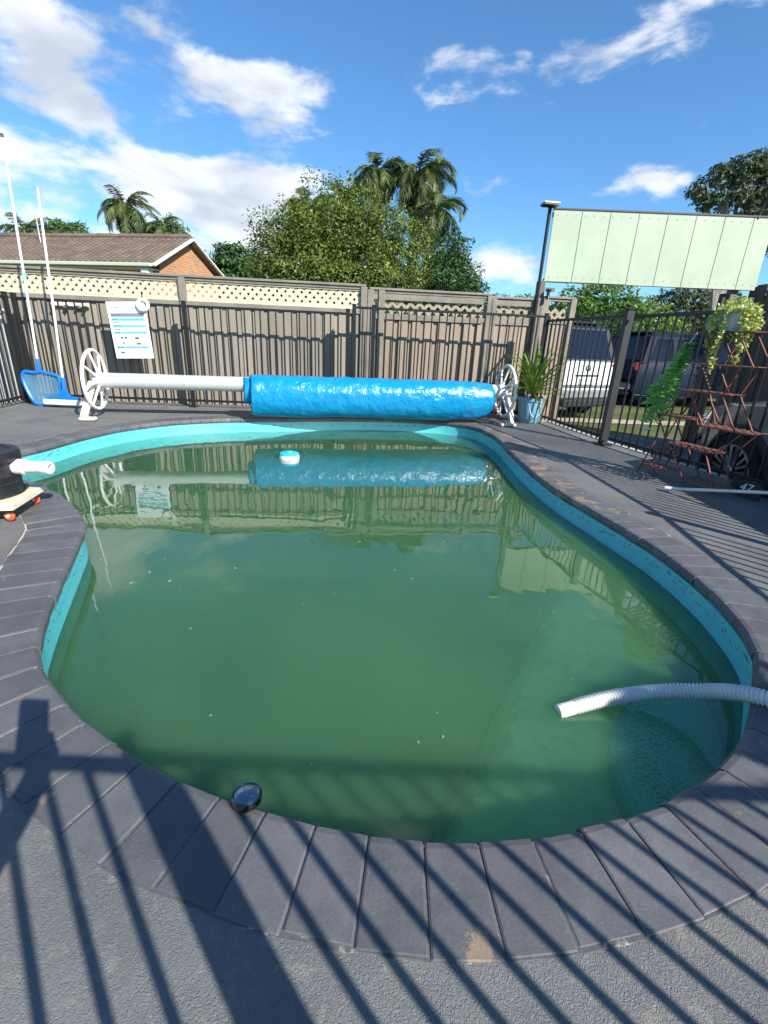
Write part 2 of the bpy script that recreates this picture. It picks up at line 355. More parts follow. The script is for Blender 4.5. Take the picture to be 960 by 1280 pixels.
# ------------------------------------------------------------------ pool shell, floor and water
def liner_mat():
    m = bpy.data.materials.new('aqua vinyl liner'); m.use_nodes = True; m.node_tree.nodes.clear(); n = NT(m.node_tree)
    v = n.node('ShaderNodeNewGeometry').outputs['Position']; z = n.node('ShaderNodeSeparateXYZ', {0: v}).outputs[2]
    c = n.mix(n.noise(v, 3, 5, .7), (.07, .44, .50), (.12, .58, .60))
    sp = n.noise(n.node('ShaderNodeMapping', {'Vector': v, 'Scale': (1, 1, 3.5)}).outputs[0], 26, 5, .75)
    band = n.math('MULTIPLY', n.sm(z, -.135, -.10), n.sm(z, -.060, -.085))
    grime = n.math('MULTIPLY', band, n.sm(sp, .555, .60))
    c = n.mix(grime, c, (.02, .03, .03))
    c = n.mix(n.math('MULTIPLY', n.sm(n.noise(v, 11, 5, .7), .5, .75), n.math('MULTIPLY', n.sm(z, -.12, -.18), .7)), c, (.10, .30, .17))   # algae film at and below the waterline
    c = n.mix(n.sm(z, -.22, -.7), c, (.07, .25, .14))
    p = n.node('ShaderNodeBsdfPrincipled', {'Base Color': c, 'Roughness': .35})
    n.l.new(p.outputs[0], n.node('ShaderNodeOutputMaterial').inputs[0]); return m
LM = liner_mat()
pool = thing('pool', 'kidney shaped in-ground pool with aqua vinyl liner and murky green water', 'pool', (0, 0, -.17))
wl = resample(OUT, .05, True); wo = offset(.016, wl)
mb = MB(); zs = [-.045, -.06, -.062, -.11, -.17, -.25, -.5, -.9, -1.4, -1.9]; ins2 = [.0, 0, .006, .008, .009, .010, .012, .02, .05, .1]
M_ = len(wo); nw = [(wo[i]-wl[i]).normalized() for i in range(M_)]
for z, d in zip(zs, ins2):
    mb.v += [tuple(wo[i]-nw[i]*d+Vector((0, 0, z+.17))) for i in range(M_)]
for r_ in range(len(zs)-1):
    for i in range(M_):
        f = (r_*M_+i, r_*M_+(i+1) % M_, (r_+1)*M_+(i+1) % M_, (r_+1)*M_+i); mb.f.append(f if area > 0 else f[::-1])
mb.build('pool_wall', LM, pool, smooth=True)
# floor: deep bowl, shallower shelf to the right, entry bench near the right end
def floor_z(x, y):
    # signed distance to the break line running from (1.5,3.7) to (.05,1.0)
    ax, ay, bx, by = 1.24, 3.05, .10, 1.01; L = math.hypot(bx-ax, by-ay)
    s = ((bx-ax)*(y-ay)-(by-ay)*(x-ax))/L       # >0 on the right-hand (+x) side
    s += .05*noise.noise((x*2.5, y*2.5, 7)); t = min(1, max(0, (s+.12)/.30)); t = t*t*(3-2*t)
    z = lerp(-1.35, -.50, t)
    return z
g0x, g1x, g0y, g1y, st_ = -3.1, 1.65, .5, 6.3, .05
nx = int((g1x-g0x)/st_)+1; ny = int((g1y-g0y)/st_)+1; fl = MB()
for j in range(ny):
    for i in range(nx):
        x, y = g0x+i*st_, g0y+j*st_; fl.v.append((x, y, floor_z(x, y)+.03*noise.noise((x*1.3, y*1.3, 2))+.17))
fl.f = [(j*nx+i, j*nx+i+1, (j+1)*nx+i+1, (j+1)*nx+i) for j in range(ny-1) for i in range(nx-1) if inside(g0x+(i+.5)*st_, g0y+(j+.5)*st_, offset(.1, wl[::4]) if False else wo)]
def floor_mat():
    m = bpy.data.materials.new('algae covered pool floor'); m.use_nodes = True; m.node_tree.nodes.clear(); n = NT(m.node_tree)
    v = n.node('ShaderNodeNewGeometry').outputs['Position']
    c = n.mix(n.sm(n.noise(v, 2.1, 5, .6), .36, .64), (.62, .74, .26), (.90, .92, .42)); c = n.mix(n.sm(n.noise(v, 4, 5, .7), .5, .75), c, (.36, .50, .20)); c = n.mix(n.sm(n.node('ShaderNodeSeparateXYZ', {0: v}).outputs[2], -.75, -1.25), c, (.05, .13, .06))   # depth darkening put into the colour, for contrast with the shallow shelf
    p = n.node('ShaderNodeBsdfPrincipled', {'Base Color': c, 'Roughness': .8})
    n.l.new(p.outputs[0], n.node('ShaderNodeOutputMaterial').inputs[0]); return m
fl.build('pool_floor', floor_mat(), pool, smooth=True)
# moulded entry steps at the right end
def steps_mat():
    m = bpy.data.materials.new('step liner with leaf litter'); m.use_nodes = True; m.node_tree.nodes.clear(); n = NT(m.node_tree)
    v = n.node('ShaderNodeNewGeometry').outputs['Position']
    c = n.mix(n.noise(v, 5, 3), (.26, .78, .68), (.34, .86, .72))
    a = n.noise(n.node('ShaderNodeMapping', {'Vector': v, 'Rotation': (0, 0, .5), 'Scale': (1, 2.5, 1)}).outputs[0], 55, 5, .75)
    patch = n.sm(n.noise(v, 3.2, 3), .42, .6)
    c = n.mix(n.math('MULTIPLY', n.sm(a, .49, .56), n.math('MULTIPLY_ADD', patch, .75, .15)), c, (.05, .09, .035))
    p = n.node('ShaderNodeBsdfPrincipled', {'Base Color': c, 'Roughness': .7})
    n.l.new(p.outputs[0], n.node('ShaderNodeOutputMaterial').inputs[0]); return m
def bench(cx, cy, r, z, name, a0=0., k=48):
    loop = []
    for q in range(k):
        a = 2*PI*q/k; loop.append((cx+r*math.cos(a), cy+r*math.sin(a)))
    pr = MB(); pr.v = [(x, y, z+.17) for x, y in loop]+[(cx+(x-cx)*1.03, cy+(y-cy)*1.03, z+.15) for x, y in loop]+[(cx+(x-cx)*1.05, cy+(y-cy)*1.05, -1.2+.17) for x, y in loop]
    pr.f = [tuple(range(k))]+[(h*k+i, h*k+k+i, h*k+k+(i+1) % k, h*k+(i+1) % k) for h in (0, 1) for i in range(k)]
    return pr
SM = steps_mat()
bench(1.42, 1.10, .56, -.42, 's').build('pool_step', SM, pool, smooth=True)
bench(1.60, .92, .46, -.30, 's').build('pool_step', SM, pool, smooth=True)

def water_mat():
    m = bpy.data.materials.new('murky green water'); m.use_nodes = True; m.node_tree.nodes.clear(); n = NT(m.node_tree)
    v = n.node('ShaderNodeNewGeometry').outputs['Position']
    s1 = n.node('ShaderNodeMapping', {'Vector': v, 'Rotation': (0, 0, .3), 'Scale': (1, .55, 1)}).outputs[0]
    h = n.math('ADD', n.math('MULTIPLY', n.noise(s1, 2.2, 2, .45, .4), 1.), n.math('MULTIPLY', n.noise(s1, 9, 2, .5), .12))
    bmp = n.node('ShaderNodeBump', {'Strength': .5, 'Distance': .008, 'Height': h}).outputs[0]
    fr = n.node('ShaderNodeFresnel', {'IOR': 1.333, 'Normal': bmp}).outputs[0]
    murk = n.mix(n.sm(n.noise(v, 1.2, 3), .3, .7), (.105, .31, .135), (.15, .37, .16))
    dif = n.node('ShaderNodeSubsurfaceScattering', {'Color': murk, 'Scale': .30, 'Radius': (.8, 1., .8)}, falloff='BURLEY')
    trn = n.node('ShaderNodeBsdfTransparent', {'Color': (.96, 1, .97, 1)})
    body = n.node('ShaderNodeMixShader', {0: .70, 1: dif.outputs[0], 2: trn.outputs[0]})
    gl = n.node('ShaderNodeBsdfGlossy', {'Color': (1, 1, 1, 1), 'Roughness': .012, 'Normal': bmp})
    mx = n.node('ShaderNodeMixShader', {0: n.math('MULTIPLY_ADD', fr, 1.5, .0, clamp=True), 1: body.outputs[0], 2: gl.outputs[0]})
    out = n.node('ShaderNodeOutputMaterial', {0: mx.outputs[0]})
    va = n.node('ShaderNodeVolumeAbsorption', {'Color': (.12, .88, .50, 1), 'Density': .72}); n.l.new(va.outputs[0], out.inputs[1])
    return m
wb = MB(); w2 = offset(.03, wl)
wb.v = [(p.x, p.y, 0) for p in w2]+[(p.x, p.y, -2.1) for p in w2]; k = len(w2)
wb.f = [tuple(range(k)) if area > 0 else tuple(range(k-1, -1, -1)), tuple(range(2*k-1, k-1, -1)) if area > 0 else tuple(range(k, 2*k))]+[(((i+1) % k), i, i+k, (i+1) % k+k) if area > 0 else (i, (i+1) % k, (i+1) % k+k, i+k) for i in range(k)]
for q in range(len(wb.v)): x, y, z = wb.v[q]; wb.v[q] = (x, y, z-.17)
wb.build('water', water_mat(), kind='structure')

db = MB(); rr = random.Random(9)
while len(db.f) < 150:
    x, y = rr.uniform(-2.7, 1.4), rr.uniform(.75, 5.9)
    if not inside(x, y, wl): continue
    a = rr.uniform(0, 6.28); s_ = rr.uniform(.0012, .0035)*(1+.25*y); l = s_*rr.uniform(1, 3.2); ca, sa = math.cos(a), math.sin(a); b = len(db.v)
    db.v += [(x+ca*u-sa*w, y+sa*u+ca*w, -.1688+rr.uniform(0, .0006)) for u, w in ((-l, 0), (0, -s_), (l, 0), (0, s_))]; db.f.append((b, b+1, b+2, b+3))
db.build('floating_debris', mat('pale plant debris', (.38, .40, .28), .8, .6, 3), kind='stuff')

# ------------------------------------------------------------------ black tubular pool fences (each bar a part)
BLK = mat('black powder coat', (.012, .012, .013), .38, spec=.5)
BLK2 = mat('weathered charcoal post', (.03, .03, .032), .5)
BARM = {}
def bar_mesh(h):
    h = round(h, 3)
    if h not in BARM:
        me = MB().box((0, 0, h/2), (.016, .016, h), ch=.003).mesh('bar'); me.materials.append(BLK); BARM[h] = me
    return BARM[h]
def pool_fence(label, A, B, h, z0=0., posts=(0, 1), pitch=.1, post_w=.05, post_h=None, x_first=None, kick=0, group='black pool fence runs'):
    A = Vector((*A, z0)); B = Vector((*B, z0)); d = (B-A); L = d.length; d.normalize(); rz = math.atan2(d.y, d.x)
    t = thing('pool_fence', label, 'fence', A, rz, group)
    top, low = h-.015, .085
    for z in (top, low): MB().box((L/2, 0, z), (L-.004, .026, .03), ch=.004).build('rail', BLK, t)
    N = int(L/pitch); x0 = (L-N*pitch)/2 if x_first is None else x_first
    me = bar_mesh(h-.055)
    for i in range(N+1):
        x = x0+i*pitch
        if .03 < x < L-.03: inst('bar', me, t, (x, 0, .045 if False else .04))
    for p in posts:
        ph = post_h or h+.03
        mb = MB().box((p*L, 0, ph/2-.1), (post_w, post_w, ph+.2), ch=.004); mb.box((p*L, 0, ph+.008), (post_w+.006, post_w+.006, .016), ch=.003)
        mb.box((p*L, 0, .004), (post_w+.05, post_w+.05, .010))
        mb.build('post', BLK, t)
    return t
BY = lambda x: 6.42+.055*(x+1.0)
pool_fence('long low black fence run behind the roller, left of the double posts', (-4.72, BY(-4.72)), (-.58, BY(-.58)), 1.27, posts=(0, .5, 1))
pool_fence('taller black fence run behind the blue cover, right of the double posts', (-.5, BY(-.5)), (2.02, BY(2.02)), 1.35, posts=(0, .10, 1), post_h=1.36)
pool_fence('black fence run at far left in front of the pale steel fence', (-4.74, 6.14), (-4.12, 3.2), 1.27, posts=(.02, 1))
FC = (2.33, 4.97)
pool_fence('black fence run between the potted plant and the thick grey post', (2.04, 6.60), (FC[0]-.02, FC[1]+.06), 1.3, posts=(0,))
pool_fence('black fence run behind the rusty plant stand', (FC[0]+.02, FC[1]-.08), (2.80, 3.25), 1.29, posts=(1,))
pool_fence('black fence run past the right edge beside the silver pole', (2.81, 3.2), (2.93, 1.45), 1.28, posts=(1,))
pool_fence('black fence run at the near right side of the deck', (2.93, 1.40), (2.72, -.42), 1.28, posts=(1,))
pool_fence('black fence run that throws the long bar shadows over the near coping', (-3.5, -.475), (2.70, -.475), 1.285, posts=(0, .6726,), x_first=.02+.0, pitch=.1)
gp = thing('gate_post', 'thick charcoal post where two right fence runs meet', 'post', (*FC, 0))
MB().box((0, 0, .6), (.076, .076, 1.46), ch=.006).build('shaft', BLK2, gp)
MB().box((0, 0, 1.345), (.084, .084, .03), ch=.008).build('cap', BLK, gp)
MB().box((0, 0, .006), (.15, .15, .012)).build('base_plate', BLK, gp)

# ------------------------------------------------------------------ grey timber fence with lattice top behind
FB = mat('taupe painted boards', (.28, .243, .193), .75, .25, 3, .3, 40, stretch=(1, 1, .15), island=.09)
FBR = mat('taupe painted boards warm', (.325, .257, .192), .75, .25, 3, .3, 40, stretch=(1, 1, .15), island=.09)
FT = mat('taupe painted trim', (.235, .205, .165), .7, .25, 5, .3, 40)
FBK = mat('taupe recessed boards', (.15, .13, .108), .8, .2, 4, .25, 40, stretch=(1, 1, .15))
CRM = mat('cream lattice slats', (.60, .53, .37), .7, .10, 9)
CRT = mat('taupe lattice slats', (.33, .265, .20), .7, .12, 9)
PY = lambda x: 6.86+.075*x
def ctilt(z0): pass
BRD = {}
def board_mesh(w, h, m):
    k = (round(w, 3), round(h, 3), m.name)
    if k not in BRD: me = MB().box((0, 0, h/2), (w, .016, h), ch=.002).mesh('board'); me.materials.append(m); BRD[k] = me
    return BRD[k]
def lattice(mb, x0, x1, z0, z1, pitch, w):
    for layer, s in ((0, 1), (1, -1)):
        y = -.006+.008*layer
        c = x0-(z1-z0)-pitch
        while c < x1+(z1-z0)+pitch:
            # the line x = c + s*(z-z0) clipped to the panel
            pts = []
            za, zb = z0, z1; xa, xb = (c, c+(z1-z0)) if s > 0 else (c+(z1-z0), c)
            if s > 0: ta = max(0, (x0-xa)/(xb-xa)); tb = min(1, (x1-xa)/(xb-xa))
            else: ta = max(0, (x1-xa)/(xb-xa)); tb = min(1, (x0-xa)/(xb-xa))
            if tb-ta > .05:
                q0, q1 = Vector((lerp(xa, xb, ta), y, lerp(za, zb, ta))), Vector((lerp(xa, xb, tb), y, lerp(za, zb, tb))); mb.box((q0+q1)/2, ((q1-q0).length, .006, w), R=Matrix.Rotation(-s*PI/4, 3, 'Y'))
            c += pitch
def lap_fence(name, label, A, B, h, post_ts, latt, cream, bm, bottom=-.3, pitch=.185):
    A3 = Vector((*A, 0)); d = Vector((*B, 0))-A3; L = d.length; rz = math.atan2(d.y, d.x)
    t = thing(name, label, 'fence', A3, rz)
    z0, z1 = latt if latt else (h-.05, h-.05)
    n_ = int(L/pitch); rr = random.Random(3)
    for i in range(n_):
        x = (i+.5)*L/n_; o = inst('board', board_mesh(.118, z0-.03-bottom, bm), t, (x, -.014+rr.uniform(-.002, .002), bottom)); o.rotation_euler = (0, rr.uniform(-.004, .004), rr.uniform(-.01, .01))
        o = inst('board', board_mesh(.120, z0-.03-bottom, FBK if False else bm), t, (x+.5*L/n_, .010, bottom))
    mb = MB()
    MB().box((L/2, .032, .25), (L, .04, .07)).build('back_rail', FT, t)
    MB().box((L/2, -.006, h-.012), (L+.04, .11, .03), ch=.004).build('cap', FT, t)
    if latt:
        MB().box((L/2, -.022, z0-.030), (L, .035, .06), ch=.004).build('rail', FT, t)
        MB().box((L/2, -.018, h-.045), (L, .045, .055-.02), ch=.004).build('rail', FT, t)
    for p in post_ts: MB().box((p*L, -.030, (h+bottom)/2-.012), (.085, .06, h-bottom-.03), ch=.005).build('post', FT, t)
    if latt:
        xs = sorted(post_ts)
        for a, b in zip(xs, xs[1:]):
            mb = MB(); lattice(mb, a*L+.045, b*L-.045, z0, z1, .108 if cream else .125, .046 if cream else .040); mb.build('lattice_panel', CRM if cream else CRT, t)
            if cream:   # plain cream border battens
                mb = MB(); mb.box(((a+b)/2*L, -.018, z0+.012), ((b-a)*L-.09, .012, .026)); mb.box(((a+b)/2*L, -.018, z1-.006), ((b-a)*L-.09, .012, .016)); mb.build('lattice_border', CRM, t)
    return t
xa, xb = -5.6, -.40
lap_fence('timber_fence', 'taupe board fence with cream lattice top, left of the house and tall trees', (xa, PY(xa)), (xb, PY(xb)), 1.64, (0, (-2.77-xa)/(xb-xa), 1.0), (1.335, 1.575), True, FB)
xc = 1.32
f2 = lap_fence('timber_fence', 'warmer taupe board fence with open taupe lattice behind the blue cover', (xb+.09, PY(xb+.09)), (xc, PY(xc)), 1.61, (0, .09, 1.0), (1.30, 1.46), False, FBR, pitch=.17)
f3 = lap_fence('timber_fence', 'short taupe board fence with fine lattice behind the potted plant', (xc+.05, PY(xc+.05)), (2.02, PY(2.02)), 1.58, (0, 1.0), (1.33, 1.46), False, FBR, pitch=.12)
f4 = lap_fence('timber_fence', 'short stepped taupe fence panel right of the timber screen post', (2.10, PY(2.1)+.02), (2.5, PY(2.5)+.05), 1.62, (0, 1.0), (1.33, 1.46), False, FBR, pitch=.11)
# extra fascia boards above the lattice on the warm panels (a stack of flat rails)
for f, L in ((f2, 1.55), (f3, .6)):
    MB().box((L/2, -.030, 1.505), (L, .02, .075), ch=.003).build('fascia', FT, f); MB().box((L/2, -.034, 1.25), (L, .018, .05), ch=.003).build('fascia', FT, f)
# pale steel fence on the left boundary
PS = mat('pale green steel', (.66, .72, .68), .45, .1, 3)
t = thing('steel_fence', 'pale grey green ribbed steel fence at the left edge', 'fence', (-4.98, 6.3, 0), rad(-79))
n_ = 26
for i in range(n_): inst('panel', BRD.setdefault('ps', MB().box((0, 0, .47), (.10, .012, 1.2), ch=.003).mesh('panel')), t, (.075+i*.14, 0, 0))
BRD['ps'].materials.append(PS)
MB().box((1.85, -.02, .45), (3.7, .01, 1.15)).build('backing_sheet', mat('grey green steel', (.22, .26, .25), .5), t); MB().box((1.85, 0, 1.10), (3.75, .05, .06), ch=.006).build('cap', PS, t)

# dark timber fence on the right boundary
DB = mat('dark brown boards', (.10, .078, .062), .8, .4, 2.5, .4, 50, stretch=(1, 1, .12), island=.12)
t = thing('timber_fence', 'dark brown paling fence at the right edge behind the black car', 'fence', (4.92, 7.1, DZ), rad(-88))
for i in range(48):
    h = 2.22+random.uniform(-.02, .02)
    o = inst('paling', board_mesh(.165, h, DB), t, (.08+i*.152, -.012 if i % 2 else .008, 0)); o.rotation_euler = (0, random.uniform(-.008, .008), 0)
for z in (.4, 2.05): MB().box((3.7, .045, z), (7.4, .04, .08)).build('rail', DB, t)
MB().box((3.7, -.03, 1.98), (7.4, .02, .10), ch=.003).build('fascia', DB, t)

# ------------------------------------------------------------------ green screen board on posts
BG = mat('pale green cement sheet', (.42, .485, .35), .6, .10, 2.5, .05, 30)
P1, P2 = Vector((2.02, 6.98)), Vector((4.84, 6.93))
d = P2-P1; L = d.length; t = thing('privacy_screen', 'raised pale green panelled board over the driveway', 'screen', (P1.x, P1.y-.02, 0), math.atan2(d.y, d.x))
NPN = 8; zb, zt = 1.79, 2.63
for i in range(NPN):
    w = L/7.72; x0 = i*w; x1 = min(L, x0+w)
    MB().box(((x0+x1)/2, 0, (zb+zt)/2), (x1-x0-.007, .010, zt-zb-(.012 if i in (0, 1, 2) else 0)), ch=.0015).build('panel', BG, t)
fx = MB()
for i in range(NPN*3):
    for z in (zb+.06, zt-.06): fx.box((min(L-.03, (i+.5)*L/(NPN*3)), -.006, z), (.012, .003, .012))
fx.build('screw_heads', mat('screw', (.25, .27, .22), .5), t, kind='stuff')
MB().box((L/2, .010, (zb+zt)/2), (L-.01, .006, zt-zb-.03)).build('backing_sheet', mat('olive backing', (.26, .30, .22), .7), t)
MB().box((L/2, .002, zt+.010), (L+.02, .035, .018)).build('top_trim', mat('dark bronze trim', (.08, .06, .05), .5), t)
MB().box((L/2, .03, zb+.02), (L, .05, .04)).build('batten', FT, t); MB().box((L/2, .03, zt-.05), (L, .05, .05)).build('batten', FT, t)
PST = mat('grey brown timber post', (.21, .17, .135), .75, .3, 4, .4, 50, stretch=(1, 1, .15))
pp = thing('screen_post', 'tall timber and black steel post under the left end of the green board', 'post', (2.0, 6.95, 0))
MB().box((0, .05, .72), (.10, .10, 2.16), ch=.006).build('timber', PST, pp); MB().tube([(-.045, -.02, -.3), (-.045, -.02, 2.68)], .022, 12).build('steel_pole', BLK, pp, smooth=True)
MB().box((.14, .06, 1.70), (.12, .03, .05)).build('bracket', PST, pp)
pp = thing('screen_post', 'grey timber post under the right end of the green board', 'post', (4.62, 6.98, 0))
MB().box((0, .03, .83), (.10, .10, 2.0+.36), ch=.006).build('timber', PST, pp); MB().box((-.10, .06, .7), (.045, .09, 2.1), ch=.006).build('timber', mat('dark timber', (.07, .055, .045), .8), pp)
def solar_light(label, x, y, z, rz, tilt, s=1):
    t = thing('solar_floodlight', label, 'light', (x, y, z), rz, 'solar floodlights on the green board'); t.rotation_euler = (tilt, 0, rz)
    MB().box((0, 0, .03), (.24*s, .15*s, .022), ch=.005).build('housing', mat('silver grey plastic', (.42, .43, .45), .4), t)
    MB().box((0, 0, .043), (.21*s, .125*s, .006)).build('solar_panel', mat('solar glass', (.35, .40, .45), .1, spec=.8), t)
    MB().box((0, 0, .015), (.22*s, .13*s, .012)).build('lens', mat('black plastic', (.02, .02, .02), .4), t)
    return t
s1 = solar_light('small solar floodlight on the left end of the green board', 1.93, 6.85, 2.63, rad(8), rad(-6), .9)
MB().bar((.03, .02, .02), (.04, .1, -.06), .022).build('arm', BLK, s1)
s2 = solar_light('upright tilted solar floodlight on a stalk above the right end of the green board', 4.69, 6.86, 2.93, rad(75), rad(62), 1.05)
MB().tube([(0, 0, .02), (.06, -.10, -.10), (.03, -.24, -.22)], .014, 8).build('arm', BLK, s2, smooth=True)
# small porch style light on the fence beside the post
t = thing('fence_lantern', 'little dark lantern on the post below the green board', 'lamp', (2.09, 6.90, 1.62)); MB().lathe([(.01, .08), (.035, .07), (.035, .05), (.02, .045), (.024, -.03), (.03, -.04), (.03, -.05), (.0, -.05)], 14).build('lantern_body', BLK, t, smooth=True); MB().bar((0, 0, .03), (0, .07, .03), .016).build('arm', BLK, t)

# ------------------------------------------------------------------ roller with blue cover
WH = mat('white plastic', (.78, .77, .73), .4, .06, 8)
WHD = mat('white plastic worn', (.72, .66, .55), .5, .25, 14)
R0 = Vector((-3.30, 5.30, .41)); R1 = Vector((1.49, 6.14, .40)); ax = (R1-R0).normalized(); side = Vector((-ax.y, ax.x, 0)).normalized()
rol = thing('cover_roller', 'pool cover roller with white wheels and long white tube', 'pool roller', (R0.x, R0.y, 0), math.atan2(ax.y, ax.x)); LR = (R1-R0).length
ALU = mat('pale aluminium tube', (.66, .68, .66), .28, .06, 3, metal=.35)
MB().lathe([(.082, 0), (.085, .01), (.085, LR-.01), (.082, LR)], 32, (0, 0, .40), rotm((1, 0, 0))).build('tube', ALU, rol, smooth=True)
def wheel_part(x, outw, tilt=0.):
    base = MB(); Rm = rotm((1, 0, 0)); c = (x, 0, .405)
    mb = MB().torus(c, .315, .019, Rm, 48, 10)
    w = mb.build('wheel', WH, rol, smooth=True)
    for q in range(8):
        a = 2*PI*q/8+.2; dx = -.05*outw
        p0 = Vector((x+dx, .05*math.cos(a), .405+.05*math.sin(a))); p1 = Vector((x, .312*math.cos(a), .405+.312*math.sin(a)))
        MB().tube([p0, p0.lerp(p1, .5), p1], [.017, .0115, .013], 8).build('spoke', WH, w, smooth=True)
    MB().lathe([(.0, -.05), (.06, -.05), (.068, -.03), (.068, .03), (.05, .045), (.0, .045)], 24, (x-.05*outw, 0, .405), Rm).build('hub', WH, w, smooth=True)
def _leg(xo, s):
    m = MB(); m.bar((xo, s*.22, .02), (xo, s*.03, .40), .035, .055); return m.v, m.f
wheel_part(0.0, -1); wheel_part(LR, 1)
mb = MB()
st = MB(); st.bar((-.02, -.05, .38), (-.06, -.30, .03), .05, .06); st.box((-.02, -.30, .02), (.16, .09, .035), ch=.008); st.build('foot', WHD, rol)
st = MB(); st.bar((LR+.02, -.05, .38), (LR+.04, -.24, .03), .05, .06); st.box((LR-.02, -.26, .02), (.20, .09, .035), ch=.008); st.build('foot', WHD, rol)
MB().tube([(LR+.0, -.05, .40), (LR+.05, -.15, .50), (LR+.06, -.10, .58)], .011, 8).build('handle', WH, rol, smooth=True)
# the rolled cover: many sections whose outline sags and wrinkles
def cover_mat():
    m = bpy.data.materials.new('glossy blue bubble cover'); m.use_nodes = True; m.node_tree.nodes.clear(); n = NT(m.node_tree)
    v = n.node('ShaderNodeTexCoord').outputs['Object']
    c = n.mix(n.noise(v, 4, 4), (.002, .19, .42), (.003, .25, .50)); c = n.mix(n.math('MULTIPLY', n.sm(n.noise(v, 12, 5, .7), .6, .8), .4), c, (.05, .32, .55))
    bub = n.node('ShaderNodeTexVoronoi', {'Vector': v, 'Scale': 65.}, feature='SMOOTH_F1').outputs['Distance']
    cr = n.node('ShaderNodeTexVoronoi', {'Vector': n.node('ShaderNodeMapping', {'Vector': v, 'Scale': (1.2, 1, 1)}).outputs[0], 'Scale': 8.5}, feature='SMOOTH_F1').outputs['Distance']
    b1 = n.node('ShaderNodeBump', {'Strength': .6, 'Distance': .005, 'Height': bub}).outputs[0]
    b2 = n.node('ShaderNodeBump', {'Strength': .6, 'Distance': .02, 'Height': n.math('ADD', cr, n.math('MULTIPLY', n.noise(v, 11, 4, .55, .6), 1.2)), 'Normal': b1}).outputs[0]
    p = n.node('ShaderNodeBsdfPrincipled', {'Base Color': c, 'Roughness': .28, 'Normal': b2, 'Coat Weight': .3, 'Coat Roughness': .1})
    n.l.new(p.outputs[0], n.node('ShaderNodeOutputMaterial').inputs[0]); return m
CM = cover_mat()
cov_ = thing('pool_cover', 'blue bubble pool cover rolled up on the roller tube', 'pool cover', (R0.x, R0.y, 0), math.atan2(ax.y, ax.x))
def roll(x0, x1, r, cz, drop, name, nx=150, na=96, seed=0, endt=.12):
    mb = MB()
    for i in range(nx+1):
        x = lerp(x0, x1, i/nx); e = max(0, (i/nx-(1-endt))/endt); e2 = 1-.16*e*e
        for j in range(na):
            a = 2*PI*j/na; co, si = math.cos(a), math.sin(a)
            rr = r*e2*(1+.035*noise.noise((x*1.1, co*1.2, si*1.2+seed))+.022*noise.noise((x*5, co*3, si*3+seed))+.010*noise.noise((x*14, co*7, si*7)))
            rr += .010*max(0, si)*noise.noise((x*9, co*4, 4.+seed))
            y, z = rr*co*.98, rr*si
            if si < 0: z *= drop*(1+.05*noise.noise((x*1.5, 0, 9))); y *= 1+.06*(-si)
            mb.v.append((x+.02*noise.noise((x, co*2, si*2)), y, cz+z))
    for i in range(nx):
        for j in range(na): mb.f.append((i*na+j, i*na+(j+1) % na, (i+1)*na+(j+1) % na, (i+1)*na+j))
    for e, rev in ((0, 0), (nx, 1)):     # spiral looking ends: a few inset rings
        prev = [e*na+j for j in range(na)]; cx = sum(mb.v[k][1] for k in prev)/na; cz_ = sum(mb.v[k][2] for k in prev)/na; xx = x0 if e == 0 else x1
        for q, (s, dx) in enumerate([(.96, .012), (.86, 0.006), (.84, .025), (.7, .012), (.67, .03), (.45, .02)]):
            b = len(mb.v)
            for k in prev[:na] if q == 0 else base_: pass
            base_ = [e*na+j for j in range(na)]
            for k in base_: v = mb.v[k]; mb.v.append((xx+(dx if e == 0 else -dx), cx+(v[1]-cx)*s, cz_+(v[2]-cz_)*s))
            cur = [b+j for j in range(na)]
            for j in range(na):
                f = (prev[j], cur[j], cur[(j+1) % na], prev[(j+1) % na]); mb.f.append(f if e == 0 else f[::-1])
            prev = cur
        mb.f.append(tuple(prev) if e else tuple(prev[::-1]))
    return mb.build(name, CM, cov_, smooth='all')
roll(1.70, LR-.19, .205, .31, 1.36, 'outer_roll')
roll(1.62, 1.80, .150, .335, 1.05, 'inner_roll', 12, 64, 5)

# ------------------------------------------------------------------ skimmer net, brush, hooks, sign, ring
BL = mat('bright blue plastic', (.005, .16, .62), .35); PW = mat('white enamelled pole', (.72, .75, .76), .35)
TL = mat('faded green plastic', (.25, .52, .44), .5)
t = thing('leaf_skimmer', 'blue flat leaf skimmer net on a tall white pole leaning on the fence', 'leaf skimmer', (-4.32, 5.95, 0))
top, bot = Vector((-.10, .22, 2.92)), Vector((-.045, -.04, .46))
MB().tube([bot, top], .0135, 10).build('pole', PW, t, smooth=True)
MB().tube([bot.lerp(top, .40), bot.lerp(top, .44)], .021, 12).build('pole_clamp', TL, t, smooth=True); MB().tube([bot.lerp(top, .985), top], .016, 10).build('end_cap', BLK2, t, smooth=True)
fr = [(-.26, .33), (-.235, .39), (-.1, .385), (-.03, .40), (.04, .385), (.17, .36), (.20, .30), (.19, .14), (.17, .03), (.10, .005), (-.06, .0), (-.14, .03), (-.20, .12), (-.25, .25)]
loop = resample(closed_spline(fr, 6), .02, True); py = lambda z: -.10+.15*z
MB().tube([(p.x, py(p.y), p.y+.01) for p in loop+[loop[0]]], .021, 8).build('net_frame', BL, t, smooth=True)
MB().tube([(-.045, py(.4)+.01, .40), (-.045, -.04, .47), (-.045, -.035, .56)], [.028, .022, .019], 10).build('handle_socket', BL, t, smooth=True)
